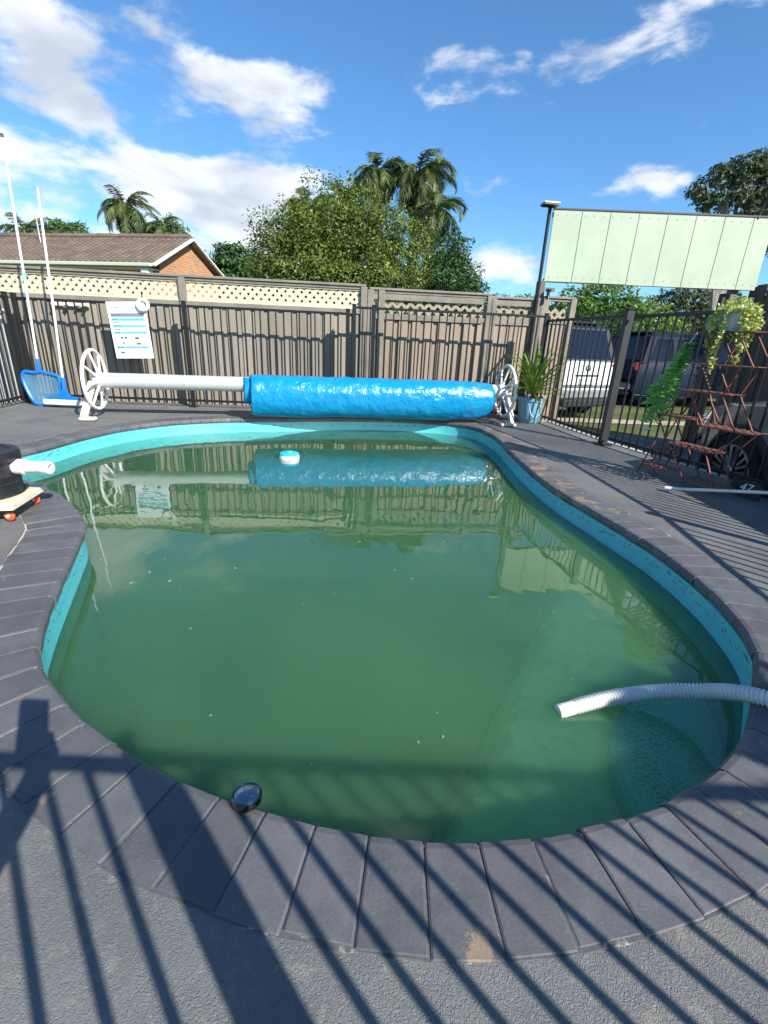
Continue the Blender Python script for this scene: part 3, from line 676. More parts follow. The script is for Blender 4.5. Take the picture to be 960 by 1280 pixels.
def net_mat():
    m = bpy.data.materials.new('blue mesh net'); m.use_nodes = True; m.node_tree.nodes.clear(); n = NT(m.node_tree)
    p = n.node('ShaderNodeBsdfPrincipled', {'Base Color': (.09, .22, .34, 1), 'Roughness': .7}); tr = n.node('ShaderNodeBsdfTransparent')
    n.l.new(n.node('ShaderNodeMixShader', {0: .68, 1: tr.outputs[0], 2: p.outputs[0]}).outputs[0], n.node('ShaderNodeOutputMaterial').inputs[0]); return m
mb = MB(); lp = [(p.x, p.y) for p in loop]; cx, cz = -.03, .2
mb.v = [(cx, py(cz)+.03, cz)]+[(cx+(x-cx)*.5, py(cz+(z-cz)*.5)+.022, cz+(z-cz)*.5) for x, z in lp]+[(x, py(z), z) for x, z in lp]; k = len(lp)
mb.f = [(0, 1+i, 1+(i+1) % k) for i in range(k)]+[(1+i, 1+k+i, 1+k+(i+1) % k, 1+(i+1) % k) for i in range(k)]
mb.build('net', net_mat(), t, smooth='all')
t = thing('pool_brush', 'blue backed pool brush on a shorter white pole leaning on the fence', 'pool brush', (-4.06, 5.80, 0))
b_, tp = Vector((.04, 0, .22)), Vector((-.04, .32, 2.42))
MB().tube([b_, tp], .0135, 10).build('pole', PW, t, smooth=True); MB().tube([tp-Vector((0, 0, .12)), tp], .019, 10).build('pole_clamp', mat('grey plastic', (.4, .4, .4), .5), t, smooth=True)
MB().tube([b_, b_+Vector((0, .014, .14))], .024, 10).build('handle_socket', BL, t, smooth=True)
mb = MB(); mb.prism([(-.20, .10), (.22, .10), (.21, .125), (.09, .14), (.06, .22), (.02, .22), (-.02, .14), (-.19, .125)], -.03, .02, lambda a, b, y: (a, y, b)); mb.build('brush_back', BL, t)
MB().box((.0, -.015, .062), (.46, .07, .07), ch=.012).build('bristles', mat('white bristles', (.70, .70, .68), .8, .15, 80), t)
hk = thing('pole_bracket', 'white pole bracket under the cream lattice at left', 'bracket', (-4.25, PY(-4.25)-.10, 1.22), rad(4))
MB().box((.06, .035, 0), (.46, .02, .045), ch=.004).build('back_plate', WHD, hk)
for x in (-.14, .02, .16, .26): MB().box((x, .0, .0), (.035, .07, .03), ch=.004).build('hook', WHD, hk)
# notice
sg = thing('safety_notice', 'white and blue pool safety notice hanging on the fence', 'sign', (-3.31, BY(-3.31)-.055, .60), rad(3)); sg.rotation_euler = (rad(1), rad(-2.5), rad(3))
SWm = mat('white notice sheet', (.78, .83, .85), .35); SBm = mat('light blue print', (.18, .58, .74), .4); SDm = mat('grey violet print', (.25, .24, .32), .4); SKm = mat('dark print', (.06, .09, .13), .5); SLm = mat('pale grey print', (.45, .55, .60), .5)
MB().box((0, 0, .335), (.475, .005, .67), ch=.001).build('sheet', SWm, sg)
def band(z0, z1, m, nm='printed_band', x0=-.205, x1=.205): MB().box(((x0+x1)/2, -.0033, (z0+z1)/2), (x1-x0, .001, z1-z0)).build(nm, m, sg)
band(.495, .54, SDm, 'heading_band')
for z0, z1 in ((.448, .485), (.373, .405), (.298, .326), (.122, .150)): band(z0, z1, SBm)
tx = MB(); rr = random.Random(5)
def words(z, x0, x1, h=.007, y=-.0042):
    x = x0
    while x < x1:
        w = rr.uniform(.012, .035); tx.box((x+w/2, y, z), (w, .0006, h)); x += w+.008
for z in (.518, .467, .43, .389, .35, .312, .134): words(z, -.195, -.12, .012); words(z, -.09, .18, .006)
for z in (.26, .245, .225, .2, .185, .17, .09, .075, .06): words(z, -.10, .19, .004)
for x, z, w in ((-.12, .25, .035), (-.07, .25, .03), (.07, .245, .05), (-.11, .185, .02), (.08, .18, .045), (-.14, .075, .05)): tx.box((x, -.0042, z), (w, .0006, .02))
words(.60, -.19, -.10, .012); words(.6, .10, .16, .008)
tx.build('small_print', SKm, sg, kind='stuff')
t = thing('flotation_ring', 'small white ring hung over the top corner of the notice', 'ring', (-3.12, BY(-3.12)-.08, 1.24), rad(3))
MB().torus((0, 0, 0), .062, .024, Matrix.Rotation(rad(82), 3, 'X'), 32, 12).build('ring_body', WHD, t, smooth=True); MB().tube([(0, 0, .06), (0, .02, .15)], .008, 6).build('hanging_loop', BLK, t)

# ------------------------------------------------------------------ potted dracaena, plank
PB = mat('pale blue glazed pot', (.20, .42, .58), .3, .2, 14, stretch=(1, 1, .3)); SOIL = mat('potting soil', (.03, .022, .015), .95)
LG = mat('green strap leaf', (.085, .20, .025), .45, trans=.3, col2=(.24, .32, .05), vs=14, island=.2)
dp = thing('potted_dracaena', 'spiky green dracaena in a light blue pot by the right wheel', 'potted plant', (1.90, 6.32, 0))
pot = MB().lathe([(.0, .0), (.125, .0), (.14, .02), (.165, .28), (.178, .285), (.18, .32), (.165, .325), (.155, .29), (.0, .29)], 36).build('pot', PB, dp, smooth=True)
MB().tube([(.17*math.cos(a)+0, .17*math.sin(a)-.005, .28+.0*a) for a in (-2.2, -2.1)]+[(-.03, -.19, .12), (.02, -.19, .08), (.07, -.185, .12)]+[(.17*math.cos(a), .17*math.sin(a)-.005, .28) for a in (-1.0, -.9)], .006, 6).build('handle', mat('pale handle', (.5, .6, .68), .4), pot, smooth=True)
MB().lathe([(.16, .293), (.0, .30)], 20).build('soil', SOIL, dp)
def strap(base, az_, L, lift, droop, w, twist=0, seg=9):
    mb = MB(); d = Vector((math.cos(az_), math.sin(az_), 0)); s = Vector((-d.y, d.x, 0)); p = Vector(base); el = lift
    for i in range(seg+1):
        t = i/seg; ww = w*(.45+1.5*t if t < .3 else .9 if t < .55 else .9*(1-(t-.55)/.47))
        n_ = Vector((-d.x*math.sin(el), -d.y*math.sin(el), math.cos(el)))
        mb.v += [tuple(p-s*ww+n_*ww*.35), tuple(p), tuple(p+s*ww+n_*ww*.35)]
        p = p+(d*math.cos(el)+Vector((0, 0, math.sin(el))))*(L/seg); el -= droop/seg*(.4+1.4*t)
    mb.f = [f for i in range(seg) for f in ((i*3, i*3+1, i*3+4, i*3+3), (i*3+1, i*3+2, i*3+5, i*3+4))]
    return mb
MB().tube([(0, 0, .29), (.01, 0, .36), (.0, 0, .42)], [.03, .025, .02], 10).build('stem', mat('brown cane', (.18, .13, .08), .8), dp, smooth=True)
rr = random.Random(11)
for i in range(52):
    a = i*2.4+rr.uniform(-.2, .2); t = i/51
    strap((.02*math.cos(a), .02*math.sin(a), .36+.08*t), a, rr.uniform(.50, .78), lerp(.05, 1.40, t)+rr.uniform(-.1, .1), rr.uniform(.3, .9), rr.uniform(.020, .029)).build('leaf', LG, dp, smooth='all')
MB().box((0, 0, .17), (.09, .03, .36), ch=.003, R=Matrix.Rotation(rad(-14), 3, 'Y') @ Matrix.Rotation(rad(8), 3, 'X')).build('plank', mat('pale raw timber', (.42, .32, .20), .8, .3, 8, stretch=(1, 1, .2)), at=(0, 0, 0)).location = (2.08, 6.30, .01)
o = bpy.data.objects['plank']; o['label'] = 'short raw timber plank leaning beside the light blue pot'; o['category'] = 'plank'

# ------------------------------------------------------------------ floating chlorinator, glass disc, white hose
t = thing('chlorine_floater', 'round blue topped white floater on the green water', 'pool floater', (-.95, 4.40, -.17))
MB().lathe([(.0, -.05), (.085, -.04), (.095, -.01), (.095, .028), (.088, .04)], 32).build('float_body', mat('clean white plastic', (.82, .82, .80), .35), t, smooth=True)
MB().lathe([(.092, .040), (.094, .046), (.085, .058), (.04, .062), (.035, .072), (.0, .074)], 32).build('lid', mat('sky blue plastic', (.02, .50, .80), .3), t, smooth=True)
t = thing('glass_disc', 'small round glass lens with a chrome rim on the near coping edge', 'disc', (-.268, .712, .002), rad(20)); t.rotation_euler = (rad(-8), 0, rad(20))
MB().lathe([(.0, .0), (.029, .0), (.032, .004), (.032, .019), (.029, .022), (.027, .020)], 40).build('rim', mat('dark chrome', (.10, .11, .12), .15, metal=1), t, smooth=True)
MB().lathe([(.0, .004), (.027, .004)], 40).build('dark_base', mat('dark base', (.10, .12, .13), .2), t)
gm = bpy.data.materials.new('clear glass'); gm.use_nodes = True; gm.node_tree.nodes.clear(); n = NT(gm.node_tree)
n.l.new(n.node('ShaderNodeMixShader', {0: .28, 1: n.node('ShaderNodeBsdfTransparent').outputs[0], 2: n.node('ShaderNodeBsdfGlossy', {'Color': (.8, .88, .9, 1), 'Roughness': .03}).outputs[0]}).outputs[0], n.node('ShaderNodeOutputMaterial').inputs[0])
MB().lathe([(.028, .019), (.024, .022), (.014, .025), (.0, .026)], 40).build('lens', gm, t, smooth=True)
HW = mat('white ribbed hose', (.66, .65, .60), .5, .05, 10)
hp = spline([(.60, 1.195, -.165), (.72, 1.226, -.147), (.834, 1.245, -.13), (.957, 1.238, -.10), (1.054, 1.20, -.06), (1.10, 1.14, -.01), (1.16, 1.07, .024), (1.30, .99, .026), (1.6, .85, .024), (2.1, .8, .024)], 16)
hp = resample(hp, .0027)
hose = thing('vacuum_hose', 'white ribbed vacuum hose lying over the right coping into the water', 'hose', tuple(hp[0])); o0 = hp[0]
rs = [(.0225 if i < 22 else .0228+.0030*math.sin(i*2*PI/4.0+.8)) for i in range(len(hp))]
MB().tube([p-o0 for p in hp[12:]], rs[12:], 18).build('hose_body', HW, hose, smooth='all')
MB().tube([p-o0 for p in hp[:14]], [.021, .022, .022, .0225, .0225, .0245, .0245, .0225, .0225, .0225, .0225, .0225, .0225, .0225], 24).build('cuff', HW, hose, smooth=True)

# ------------------------------------------------------------------ filter canister on a dolly
fp = thing('filter_canister', 'black ribbed canister with a white pipe fitting standing on the dolly', 'pool filter', (-2.11, 2.28, .100), rad(0))
BP = mat('matt black plastic', (.014, .014, .016), .45, .3, 20)
MB().lathe([(.0, 0), (.165, .0), (.178, .012), (.170, .02), (.168, .07), (.172, .075), (.168, .08), (.168, .105), (.172, .11), (.168, .115), (.165, .185), (.0, .185)], 40).build('canister_body', BP, fp, smooth=True)
MB().lathe([(.165, .182), (.185, .185), (.188, .20), (.188, .222), (.180, .235), (.15, .238), (.145, .228), (.0, .232)], 40).build('lid', BP, fp, smooth=True)
for a in (-.6, .35, 1.6, 3): MB().box((.182*math.cos(a), .182*math.sin(a), .18), (.02, .03, .07), rz=a, ch=.003).build('latch', BP, fp)
for a in (-.75, .6): MB().lathe([(.0, 0), (.014, 0), (.014, .018), (.0, .02)], 6, (.175*math.cos(a), .175*math.sin(a), .018)).build('bolt', BLK, fp)
PF = mat('bright white pvc', (.80, .79, .74), .35)
Rx = rotm((1, 0, -.0)); MB().lathe([(.0, .14), (.034, .14), (.034, .16), (.040, .165), (.040, .215), (.033, .22), (.031, .30), (.034, .305), (.034, .345), (.030, .35), (.022, .35), (.022, .30), (.0, .30)], 28, (0, .04, .150), Rx).build('pipe_fitting', PF, fp, smooth=True)
dl = thing('wheeled_dolly', 'pale square timber dolly with orange castors under the black canister', 'dolly', (-2.14, 2.26, 0), rad(12))
MB().box((0, 0, .088), (.50, .36, .032), ch=.003).build('deck_board', mat('cream board', (.70, .62, .45), .6, .15, 12), dl)
OR = mat('orange red castor', (.62, .10, .03), .4)
for sx in (-.2, .2):
    for sy in (-.13, .13):
        MB().torus((sx, sy, .030), .019, .0105, rotm((.3, 1, 0)), 24, 10).build('castor_wheel', OR, dl, smooth=True)
        MB().box((sx, sy, .062), (.05, .05, .02), ch=.004).build('castor_plate', BLK2, dl); MB().lathe([(.0, -.013), (.009, -.013), (.009, .013), (.0, .013)], 12, (sx, sy, .03), rotm((.3, 1, 0))).build('castor_hub', WH, dl)

# ------------------------------------------------------------------ silver pole
t = thing('aluminium_pole', 'silver aluminium pole lying low across the right edge before the fence', 'pole', (2.06, 3.27, .02))
MB().tube([(0, 0, 0), (.035, -.03, .004)], .016, 12).build('end_fitting', WH, t, smooth=True)
MB().tube([(.03, -.026, .005), (.95, -1.75, .50)], .0125, 12).build('tube', mat('brushed aluminium', (.62, .64, .66), .3, metal=.8), t, smooth=True)
#@@PART3
# ------------------------------------------------------------------ foliage
def leaf_mesh(name, P, N, size, asp, m, rng, curl=.0):
    """many small pointed leaves at points P facing roughly N"""
    n_ = len(P); a = rng.normal(size=(n_, 3)); a /= np.linalg.norm(a, axis=1)[:, None]
    u = np.cross(N, a); u /= np.linalg.norm(u, axis=1)[:, None]+1e-9; w = np.cross(N, u)
    s = size*rng.uniform(.6, 1.25, n_)[:, None]
    V = np.stack([P-u*s, P-w*s*asp+u*s*.1, P+u*s, P+w*s*asp+u*s*.1], 1).reshape(-1, 3)
    me = bpy.data.meshes.new(name); me.vertices.add(n_*4); me.vertices.foreach_set('co', V.ravel().astype(np.float32))
    me.loops.add(n_*4); me.loops.foreach_set('vertex_index', np.arange(n_*4, dtype=np.int32)); me.polygons.add(n_)
    me.polygons.foreach_set('loop_start', np.arange(0, n_*4, 4, dtype=np.int32)); me.update(calc_edges=True); me.materials.append(m); return me
def crown_points(lobes, n_, rng, fill=.35, gap=.35, gs=1.3):
    vol = np.array([r**2.2 for *_, r, _ in lobes]); idx = rng.choice(len(lobes), n_, p=vol/vol.sum())
    L = np.array([(x, y, z, r, fz) for x, y, z, r, fz in lobes])[idx]
    d = rng.normal(size=(n_, 3)); d /= np.linalg.norm(d, axis=1)[:, None]
    rr = np.where(rng.random(n_) < fill, rng.random(n_)**.5, rng.normal(1, .09, n_))
    bump = 1+.16*np.sin(d[:, 0]*7+L[:, 0]*9)*np.sin(d[:, 1]*6+L[:, 1]*7)+.14*np.sin(d[:, 2]*9+L[:, 2]*5)
    P = L[:, :3]+d*(L[:, 3]*rr*bump)[:, None]*np.stack([np.ones(n_), np.ones(n_), L[:, 4]], 1)
    k = np.sin(P[:, 0]*gs*3.1+1)*np.sin(P[:, 1]*gs*2.7)*np.sin(P[:, 2]*gs*3.7+2)+.5*np.sin(P[:, 0]*gs*7.3)*np.sin(P[:, 2]*gs*8.1+P[:, 1]*5)
    keep = k < (1-gap); P = P[keep]; d = d[keep]
    N = d*.6+rng.normal(size=P.shape)*.6+np.array([0, 0, .25]); N /= np.linalg.norm(N, axis=1)[:, None]
    return P, N
def leafm(name, c1, c2, c3=None, tr=.3):
    m = bpy.data.materials.new(name); m.use_nodes = True; m.node_tree.nodes.clear(); n = NT(m.node_tree)
    g = n.node('ShaderNodeNewGeometry'); r_ = g.outputs['Random Per Island']
    c = n.ramp(r_, [(0, c1), (.55, c2), (1, c3 or c2)]); f = n.math('MULTIPLY_ADD', n.noise(g.outputs['Position'], 1.6, 3), .9, .55)
    c = n.mix(1., c, n.node('ShaderNodeCombineXYZ', {0: f, 1: f, 2: f}).outputs[0], 'MULTIPLY')
    p = n.node('ShaderNodeBsdfPrincipled', {'Base Color': c, 'Roughness': .5, 'Specular IOR Level': .35}); t = n.node('ShaderNodeBsdfTranslucent', {'Color': c})
    n.l.new(n.node('ShaderNodeMixShader', {0: tr, 1: p.outputs[0], 2: t.outputs[0]}).outputs[0], n.node('ShaderNodeOutputMaterial').inputs[0]); return m
BARK = mat('grey brown bark', (.13, .105, .08), .9, .4, 5, .8, 14, stretch=(1, 1, .25), bdist=.05)
BARKP = mat('pale bark', (.36, .32, .27), .85, .35, 2, .5, 9, bdist=.04)
def tree(label, base, lobes, n_, size, asp, m, seed, group='trees beyond the fences', fill=.35, gap=.35, gs=1.3, trunk=.14, bark=None, name='tree', split=None, cat='tree'):
    rng = np.random.default_rng(seed); bx, by, bz = base; bark = bark or BARK
    t = thing(name, label, cat, base, 0, group)
    lob = [(x-bx, y-by, z-bz, r, fz) for x, y, z, r, fz in lobes]; P, N = crown_points(lob, n_, rng, fill, gap, gs)
    c = bpy.data.objects.new('crown', leaf_mesh('crown', P, N, size, asp, m, rng)); COL.objects.link(c); c.parent = t
    zt = min(z for _, _, z, _, _ in lob); mb = MB(); sp_ = max(.4, zt*.55)
    mb.tube([(0, 0, -.1), (.05, 0, sp_*.5), (0, .03, sp_)], [trunk*1.3, trunk, trunk*.85], 10)
    for x, y, z, r, fz in lob:
        q = Vector((x, y, z)); mid = Vector((x*.35, y*.35, lerp(sp_, z, .55))); e = q+Vector((0, 0, r*fz*.5))
        mb.tube(spline([(0, 0, sp_*.9), mid, q, e], 3), [trunk*.6*(1-.85*i/9) for i in range(10)], 6)
        for k in range(3):
            a = rng.uniform(0, 6.28); e2 = q+Vector((math.cos(a)*r*.75, math.sin(a)*r*.75, rng.uniform(-.2, .5)*r)); mb.tube([mid.lerp(q, .7), e2], [trunk*.2, trunk*.05], 5)
    mb.build('trunk', bark, t, smooth=True); return t
OL = leafm('olive leaves', (.035, .075, .012), (.11, .17, .022), (.25, .27, .06)); DG = leafm('dark green leaves', (.018, .055, .012), (.045, .10, .02), (.07, .14, .03), .2)
MG = leafm('mid green leaves', (.05, .12, .018), (.10, .19, .03), (.17, .26, .05)); EU = leafm('grey green leaves', (.045, .075, .032), (.08, .11, .045), (.13, .15, .07), .2)
YG = leafm('yellow green leaves', (.11, .18, .02), (.17, .26, .035), (.26, .34, .06)); PU = leafm('purple red leaves', (.05, .012, .018), (.09, .02, .028), (.14, .04, .04), .2)
PLM = leafm('palm leaflets', (.04, .075, .02), (.085, .125, .035), (.16, .18, .06), .25)
tree('broad bushy olive leaved tree behind the middle of the lattice fence', (-1.0, 12.6, DZ), [(-2.75, 12.4, 2.5, .80, .9), (-3.0, 12.6, 1.7, .75, .9), (-2.3, 12.3, 2.9, .95, 1), (-1.55, 12.5, 3.45, .85, 1), (-.9, 12.2, 3.0, 1.0, 1), (-.1, 12.4, 2.95, .9, 1), (.45, 12.6, 2.3, .85, 1), (.5, 12.4, 1.3, .8, 1), (-.5, 12, 1.9, 1.1, 1), (-1.8, 12, 1.9, 1.2, 1), (-2.7, 12.1, 1.1, .9, .8), (-.9, 12.6, 3.75, .5, 1), (1.15, 12.7, 1.3, .6, 1), (-2.6, 12.6, 3.2, .4, 1.2)], 105000, .040, .42, OL, 1, fill=.4, gap=.30, gs=1.1)
tree('dark dense conifer like tree right of the broad olive leaved tree', (1.55, 12.4, DZ), [(1.35, 12.4, 2.9, .38, 1.4), (1.25, 12.3, 2.3, .6, 1.1), (1.7, 12.4, 2.15, .5, 1), (1.7, 12.3, 1.5, .65, 1), (1.2, 12.2, 1.4, .7, 1), (2.0, 12.5, 1.3, .4, .9), (1.95, 12.4, 2.0, .25, .8)], 34000, .055, .25, DG, 2, gap=.12, gs=2)
tree('round dark green tree between the brick gable and the broad tree', (-6.5, 22, DZ), [(-6.9, 22, 3.75, .75, .95), (-7.3, 22, 3.0, .7, .9), (-6.3, 22, 3.3, .75, .9), (-6.7, 21.8, 2.5, 1.0, .9)], 16000, .08, .5, DG, 3, gap=.2)
tree('low rounded green tree behind the tiled roof, between the two palms', (-16.2, 26, DZ), [(-16.3, 26, 4.9, 1.0, .85), (-17.1, 26, 4.5, .9, .8), (-15.5, 26, 4.4, .8, .8), (-16.4, 25.7, 3.2, 1.3, .8)], 11000, .10, .5, MG, 4, gap=.2)
tree('green bushy tree close beside the tall palm behind the roof', (-11.9, 27, DZ), [(-12.4, 27, 5.0, .95, .95), (-11.6, 27, 5.6, .8, .9), (-11.0, 27, 4.8, .8, .8), (-12.2, 26.7, 3.6, 1.2, .8)], 9000, .10, .3, MG, 5, gap=.35)
tree('tall open eucalyptus with clumped grey green crown at upper right', (13.6, 21.5, DZ), [(11.9, 21.5, 7.0, .5, .7), (12.6, 21.6, 7.55, .5, .7), (13.2, 21.4, 7.75, .6, .7), (13.9, 21.5, 7.9, .6, .8), (13.6, 21.3, 7.1, .7, .7), (12.8, 21.2, 6.6, .55, .6), (12.1, 21.5, 6.6, .4, .6), (14.7, 21.5, 7.7, .8, .8), (14.4, 21.2, 6.6, .8, .7), (15.3, 21.6, 6.6, .8, .8), (14.9, 21.3, 5.4, .7, .7), (15.6, 21, 7.4, .8, .8), (13.9, 21.0, 6.2, .5, .6)], 17000, .11, .28, EU, 6, fill=.25, gap=.72, gs=1.0, trunk=.2, bark=BARKP)
tree('leafy green tree under the left half of the green board', (7.4, 19, DZ), [(6.9, 19, 2.3, .9, .8), (7.9, 19, 2.5, 1.0, .8), (8.9, 19, 2.2, .8, .8), (7.3, 18.8, 1.3, 1.1, .8), (8.6, 18.8, 1.2, 1.1, .8), (6.4, 19, 1.4, .7, .8)], 15000, .085, .45, MG, 7, gap=.4)
tree('yellow green bushy tree under the middle of the green board', (10.0, 21, DZ), [(9.7, 21, 1.9, .8, .7), (10.7, 21, 2.2, .9, .7), (11.6, 21, 1.8, .8, .7), (10.2, 20.8, 1.0, 1.0, .7), (11.2, 20.8, .9, 1.0, .7)], 9000, .085, .45, YG, 8, gap=.4)
tree('grey green gum tree with a forked pale trunk near the right board post', (15.2, 25, DZ), [(13.6, 25, 3.2, .9, .7), (14.7, 25, 3.6, 1.0, .7), (15.8, 25, 3.3, 1.0, .8), (14.2, 24.8, 2.5, .8, .6), (15.2, 24.8, 2.4, 1.0, .7), (16.4, 25, 2.7, .9, .7)], 10000, .11, .3, EU, 9, gap=.5, trunk=.16, bark=BARKP)
tree('small pale treetop behind the stepped end of the taupe fence', (3.9, 17, DZ), [(3.6, 17, 2.15, .5, .7), (4.4, 17, 2.2, .5, .7), (4.9, 17, 1.9, .5, .7), (4.2, 17, 1.5, .8, .8)], 4500, .07, .35, MG, 10, gap=.55)
tree('purple red leaved tree above the dark fence at the right edge', (9.2, 11.2, DZ), [(8.75, 11.2, 2.35, .42, .8), (9.3, 11.2, 2.6, .5, .9), (9.9, 11.2, 2.9, .6, .9), (9.4, 11.2, 1.9, .6, .8)], 5000, .06, .4, PU, 11, gap=.3)
tree('faint low green treetop between the roof ridge and the round dark tree', (-8.9, 27, DZ), [(-9.3, 27, 4.7, .4, .6), (-8.7, 27, 4.3, .4, .6), (-8.9, 27, 3.1, .7, .8)], 1800, .09, .25, MG, 12, gap=.4)
# hedge that closes the view behind the parked cars
def hedge(label, x0, x1, y, h, m, seed, n_=9000, d=.7, size=.08):
    rng = np.random.default_rng(seed); lob = [(x-x0, .15*math.sin(x*2.1), h*.55+.10*math.sin(x*3.3+1), h*.55, .95) for x in np.arange(x0, x1, h*.5)]
    t = thing('hedge', label, 'hedge', (x0, y, DZ)); P, N = crown_points(lob, n_, rng, .2, .15); c = bpy.data.objects.new('foliage', leaf_mesh('foliage', P, N, size, .45, m, rng)); COL.objects.link(c); c.parent = t
    mb = MB()
    for x in np.arange(.3, x1-x0, 1.1): mb.tube([(x, 0, 0), (x+.1, 0, h*.7)], [.05, .02], 6)
    mb.build('stems', BARK, t); return t
hedge('tall dark hedge behind the white car', 3.2, 8.4, 16.5, 2.2, DG, 21, 15000)
hedge('mid green hedge behind the dark car, beyond the verge', 8.6, 19, 20, 1.9, DG, 22, 16000)
hedge('low clipped shrub row across the road beyond the lawn', -6, 26, 36, 1.6, MG, 23, 14000, size=.13)

# ------------------------------------------------------------------ palms (every frond a part)
def frond_mesh(L, droop, lift, nl, ll, w, seed, fluffy=False):
    rr = random.Random(seed); mb = MB(); pts = []; p = Vector((0, 0, 0)); el = lift; seg = 12
    for i in range(seg+1): pts.append(p.copy()); p = p+Vector((math.cos(el), 0, math.sin(el)))*(L/seg); el -= droop/seg*(.5+1.1*i/seg)
    mb.tube(pts, [.022*(1-.85*i/seg)+.004 for i in range(seg+1)], 5)
    for i in range(nl):
        t = .12+.88*i/nl; a = t*seg; k = min(seg-1, int(a)); q = pts[k].lerp(pts[k+1], a-k); dr = (pts[k+1]-pts[k]).normalized()
        for s in (-1, 1):
            l = ll*math.sin(PI*min(1, .18+.80*t))*rr.uniform(.8, 1.15); out = Vector((0, s, 0)); hang = rr.uniform(.5, 1.2) if fluffy else rr.uniform(.15, .6)
            dv = (dr*.55+out*.8+Vector((0, 0, -hang*.5+(rr.uniform(-.3, .3) if fluffy else 0)))).normalized(); q1 = q+dv*l*.55; q2 = q1+(dv+Vector((0, 0, -hang*1.1))).normalized()*l*.5
            b = len(mb.v); wv = dr*w; mb.v += [tuple(q-wv*.5), tuple(q+wv*.5), tuple(q1+wv*.5), tuple(q1-wv*.5), tuple(q2)]; mb.f += [(b, b+1, b+2, b+3), (b+3, b+2, b+4)]
    me = mb.mesh('frond'); me.materials.append(PLM); return me
def palm(label, x, y, zc, n_, L, droop, ll, nl, w, seed, lifts=(.95, -.95), tr=.13, fluffy=True, ring=0):
    t = thing('palm_tree', label, 'palm tree', (x, y, DZ), 0, 'palm trees beyond the fences'); h = zc-DZ; rr = random.Random(seed)
    pts = [(0, 0, -.1)]+[(.02*math.sin(i*1.3+seed), .02*math.cos(i), h*i/8) for i in range(1, 9)]
    MB().tube(pts, [tr*1.3]+[tr*(1.1 if i < 7 else .75) for i in range(8)], 12).build('trunk', BARKP, t, smooth=True)
    ms = [frond_mesh(L*f, droop*g, 0, nl, ll, w, seed*7+k, fluffy) for k, (f, g) in enumerate(((1, 1), (.9, 1.25), (1.05, .8)))]
    for i in range(n_):
        a = i*2.39996+rr.uniform(-.2, .2); u = i/max(1, n_-1); lf = lerp(lifts[0], lifts[1], u**.9)
        inst('frond', ms[i % 3], t, (.04*math.cos(a), .04*math.sin(a), h), Matrix.Rotation(a, 3, 'Z') @ Matrix.Rotation(-lf, 3, 'Y') @ Matrix.Rotation(rr.uniform(-.4, .4), 3, 'X'))
    return t
palm('tall palm with drooping fronds above the left of the tiled roof', -13.3, 26, 6.6, 30, 1.75, 2.0, .55, 44, .035, 1, tr=.16)
palm('feathery palm at the far left edge behind the roof', -17.4, 24.5, 5.1, 22, 1.8, 2.1, .5, 40, .035, 2)
palm('feathery palm just left of the low rounded tree', -15.9, 24.6, 5.0, 18, 1.4, 2.0, .45, 36, .03, 12)
palm('slim drooping palm crowded against the tall palm behind the roof', -11.9, 26.6, 5.9, 24, 1.5, 2.5, .42, 40, .03, 3)
palm('queen palm left of the tallest pair, above the broad olive tree', -.62, 16, 5.55, 30, 1.15, 3.0, .42, 44, .028, 4, fluffy=True)
palm('queen palm with the long hanging fronds at the right of the tallest pair', .55, 16, 5.55, 36, 1.45, 3.1, .48, 50, .028, 5, fluffy=True)
palm('low drooping palm hanging at the right shoulder of the broad olive tree', 1.05, 15.6, 4.55, 26, 1.25, 3.2, .48, 46, .028, 15)
palm('lower queen palm whose head shows left of the broad olive tree top', -2.75, 16.5, 4.75, 28, 1.25, 2.9, .42, 44, .028, 6, fluffy=True)
palm('queen palm head rising through the middle of the broad olive tree', -1.75, 15.8, 4.75, 26, 1.2, 2.9, .42, 44, .028, 7, fluffy=True)

# ------------------------------------------------------------------ brick house with tiled roof
RX0, RX1, RY0, RYm, RY1 = -24., -7.5, 15.9, 18.17, 20.45; ZE, ZR = 2.88, 3.97
hs = thing('brick_house', 'low orange brick house with brown tiled gable roof beyond the fence', 'house', (RX1, RY0, DZ), rad(-10)); hx, hy, hz = hs.location
def brick_mat():
    m = bpy.data.materials.new('orange brick'); m.use_nodes = True; m.node_tree.nodes.clear(); n = NT(m.node_tree)
    v = n.node('ShaderNodeNewGeometry').outputs['Position']; s = n.node('ShaderNodeSeparateXYZ', {0: v}); u = n.node('ShaderNodeCombineXYZ', {0: n.math('ADD', s.outputs[0], s.outputs[1]), 1: s.outputs[2]}).outputs[0]
    b = n.node('ShaderNodeTexBrick', {'Vector': u, 'Color1': (.50, .23, .085, 1), 'Color2': (.36, .15, .065, 1), 'Mortar': (.42, .36, .28, 1), 'Scale': 1., 'Mortar Size': .010, 'Brick Width': .24, 'Row Height': .086, 'Bias': .1})
    c = n.mix(n.sm(n.noise(v, 1.4, 3), .4, .7), b.outputs[0], (.46, .22, .09))
    p = n.node('ShaderNodeBsdfPrincipled', {'Base Color': c, 'Roughness': .9, 'Normal': n.node('ShaderNodeBump', {'Strength': .6, 'Distance': .01, 'Height': b.outputs[1]}).outputs[0]})
    n.l.new(p.outputs[0], n.node('ShaderNodeOutputMaterial').inputs[0]); return m
BR = brick_mat(); WT = mat('cream painted trim', (.72, .70, .62), .5, .08, 5); GUT = mat('pale green gutter', (.50, .52, .42), .45)
L_ = lambda x, y, z: (x-hx, y-hy, z-hz)
mb = MB(); wy0, wy1, wx1 = RY0+.55, RY1-.55, RX1-.15
mb.prism([(wy0, DZ), (wy1, DZ), (wy1, ZE+.12), (RYm, ZR-.12), (wy0, ZE+.12)], RX0+.4, wx1, lambda a, b, x: L_(x, a, b)); mb.build('wall', BR, hs)
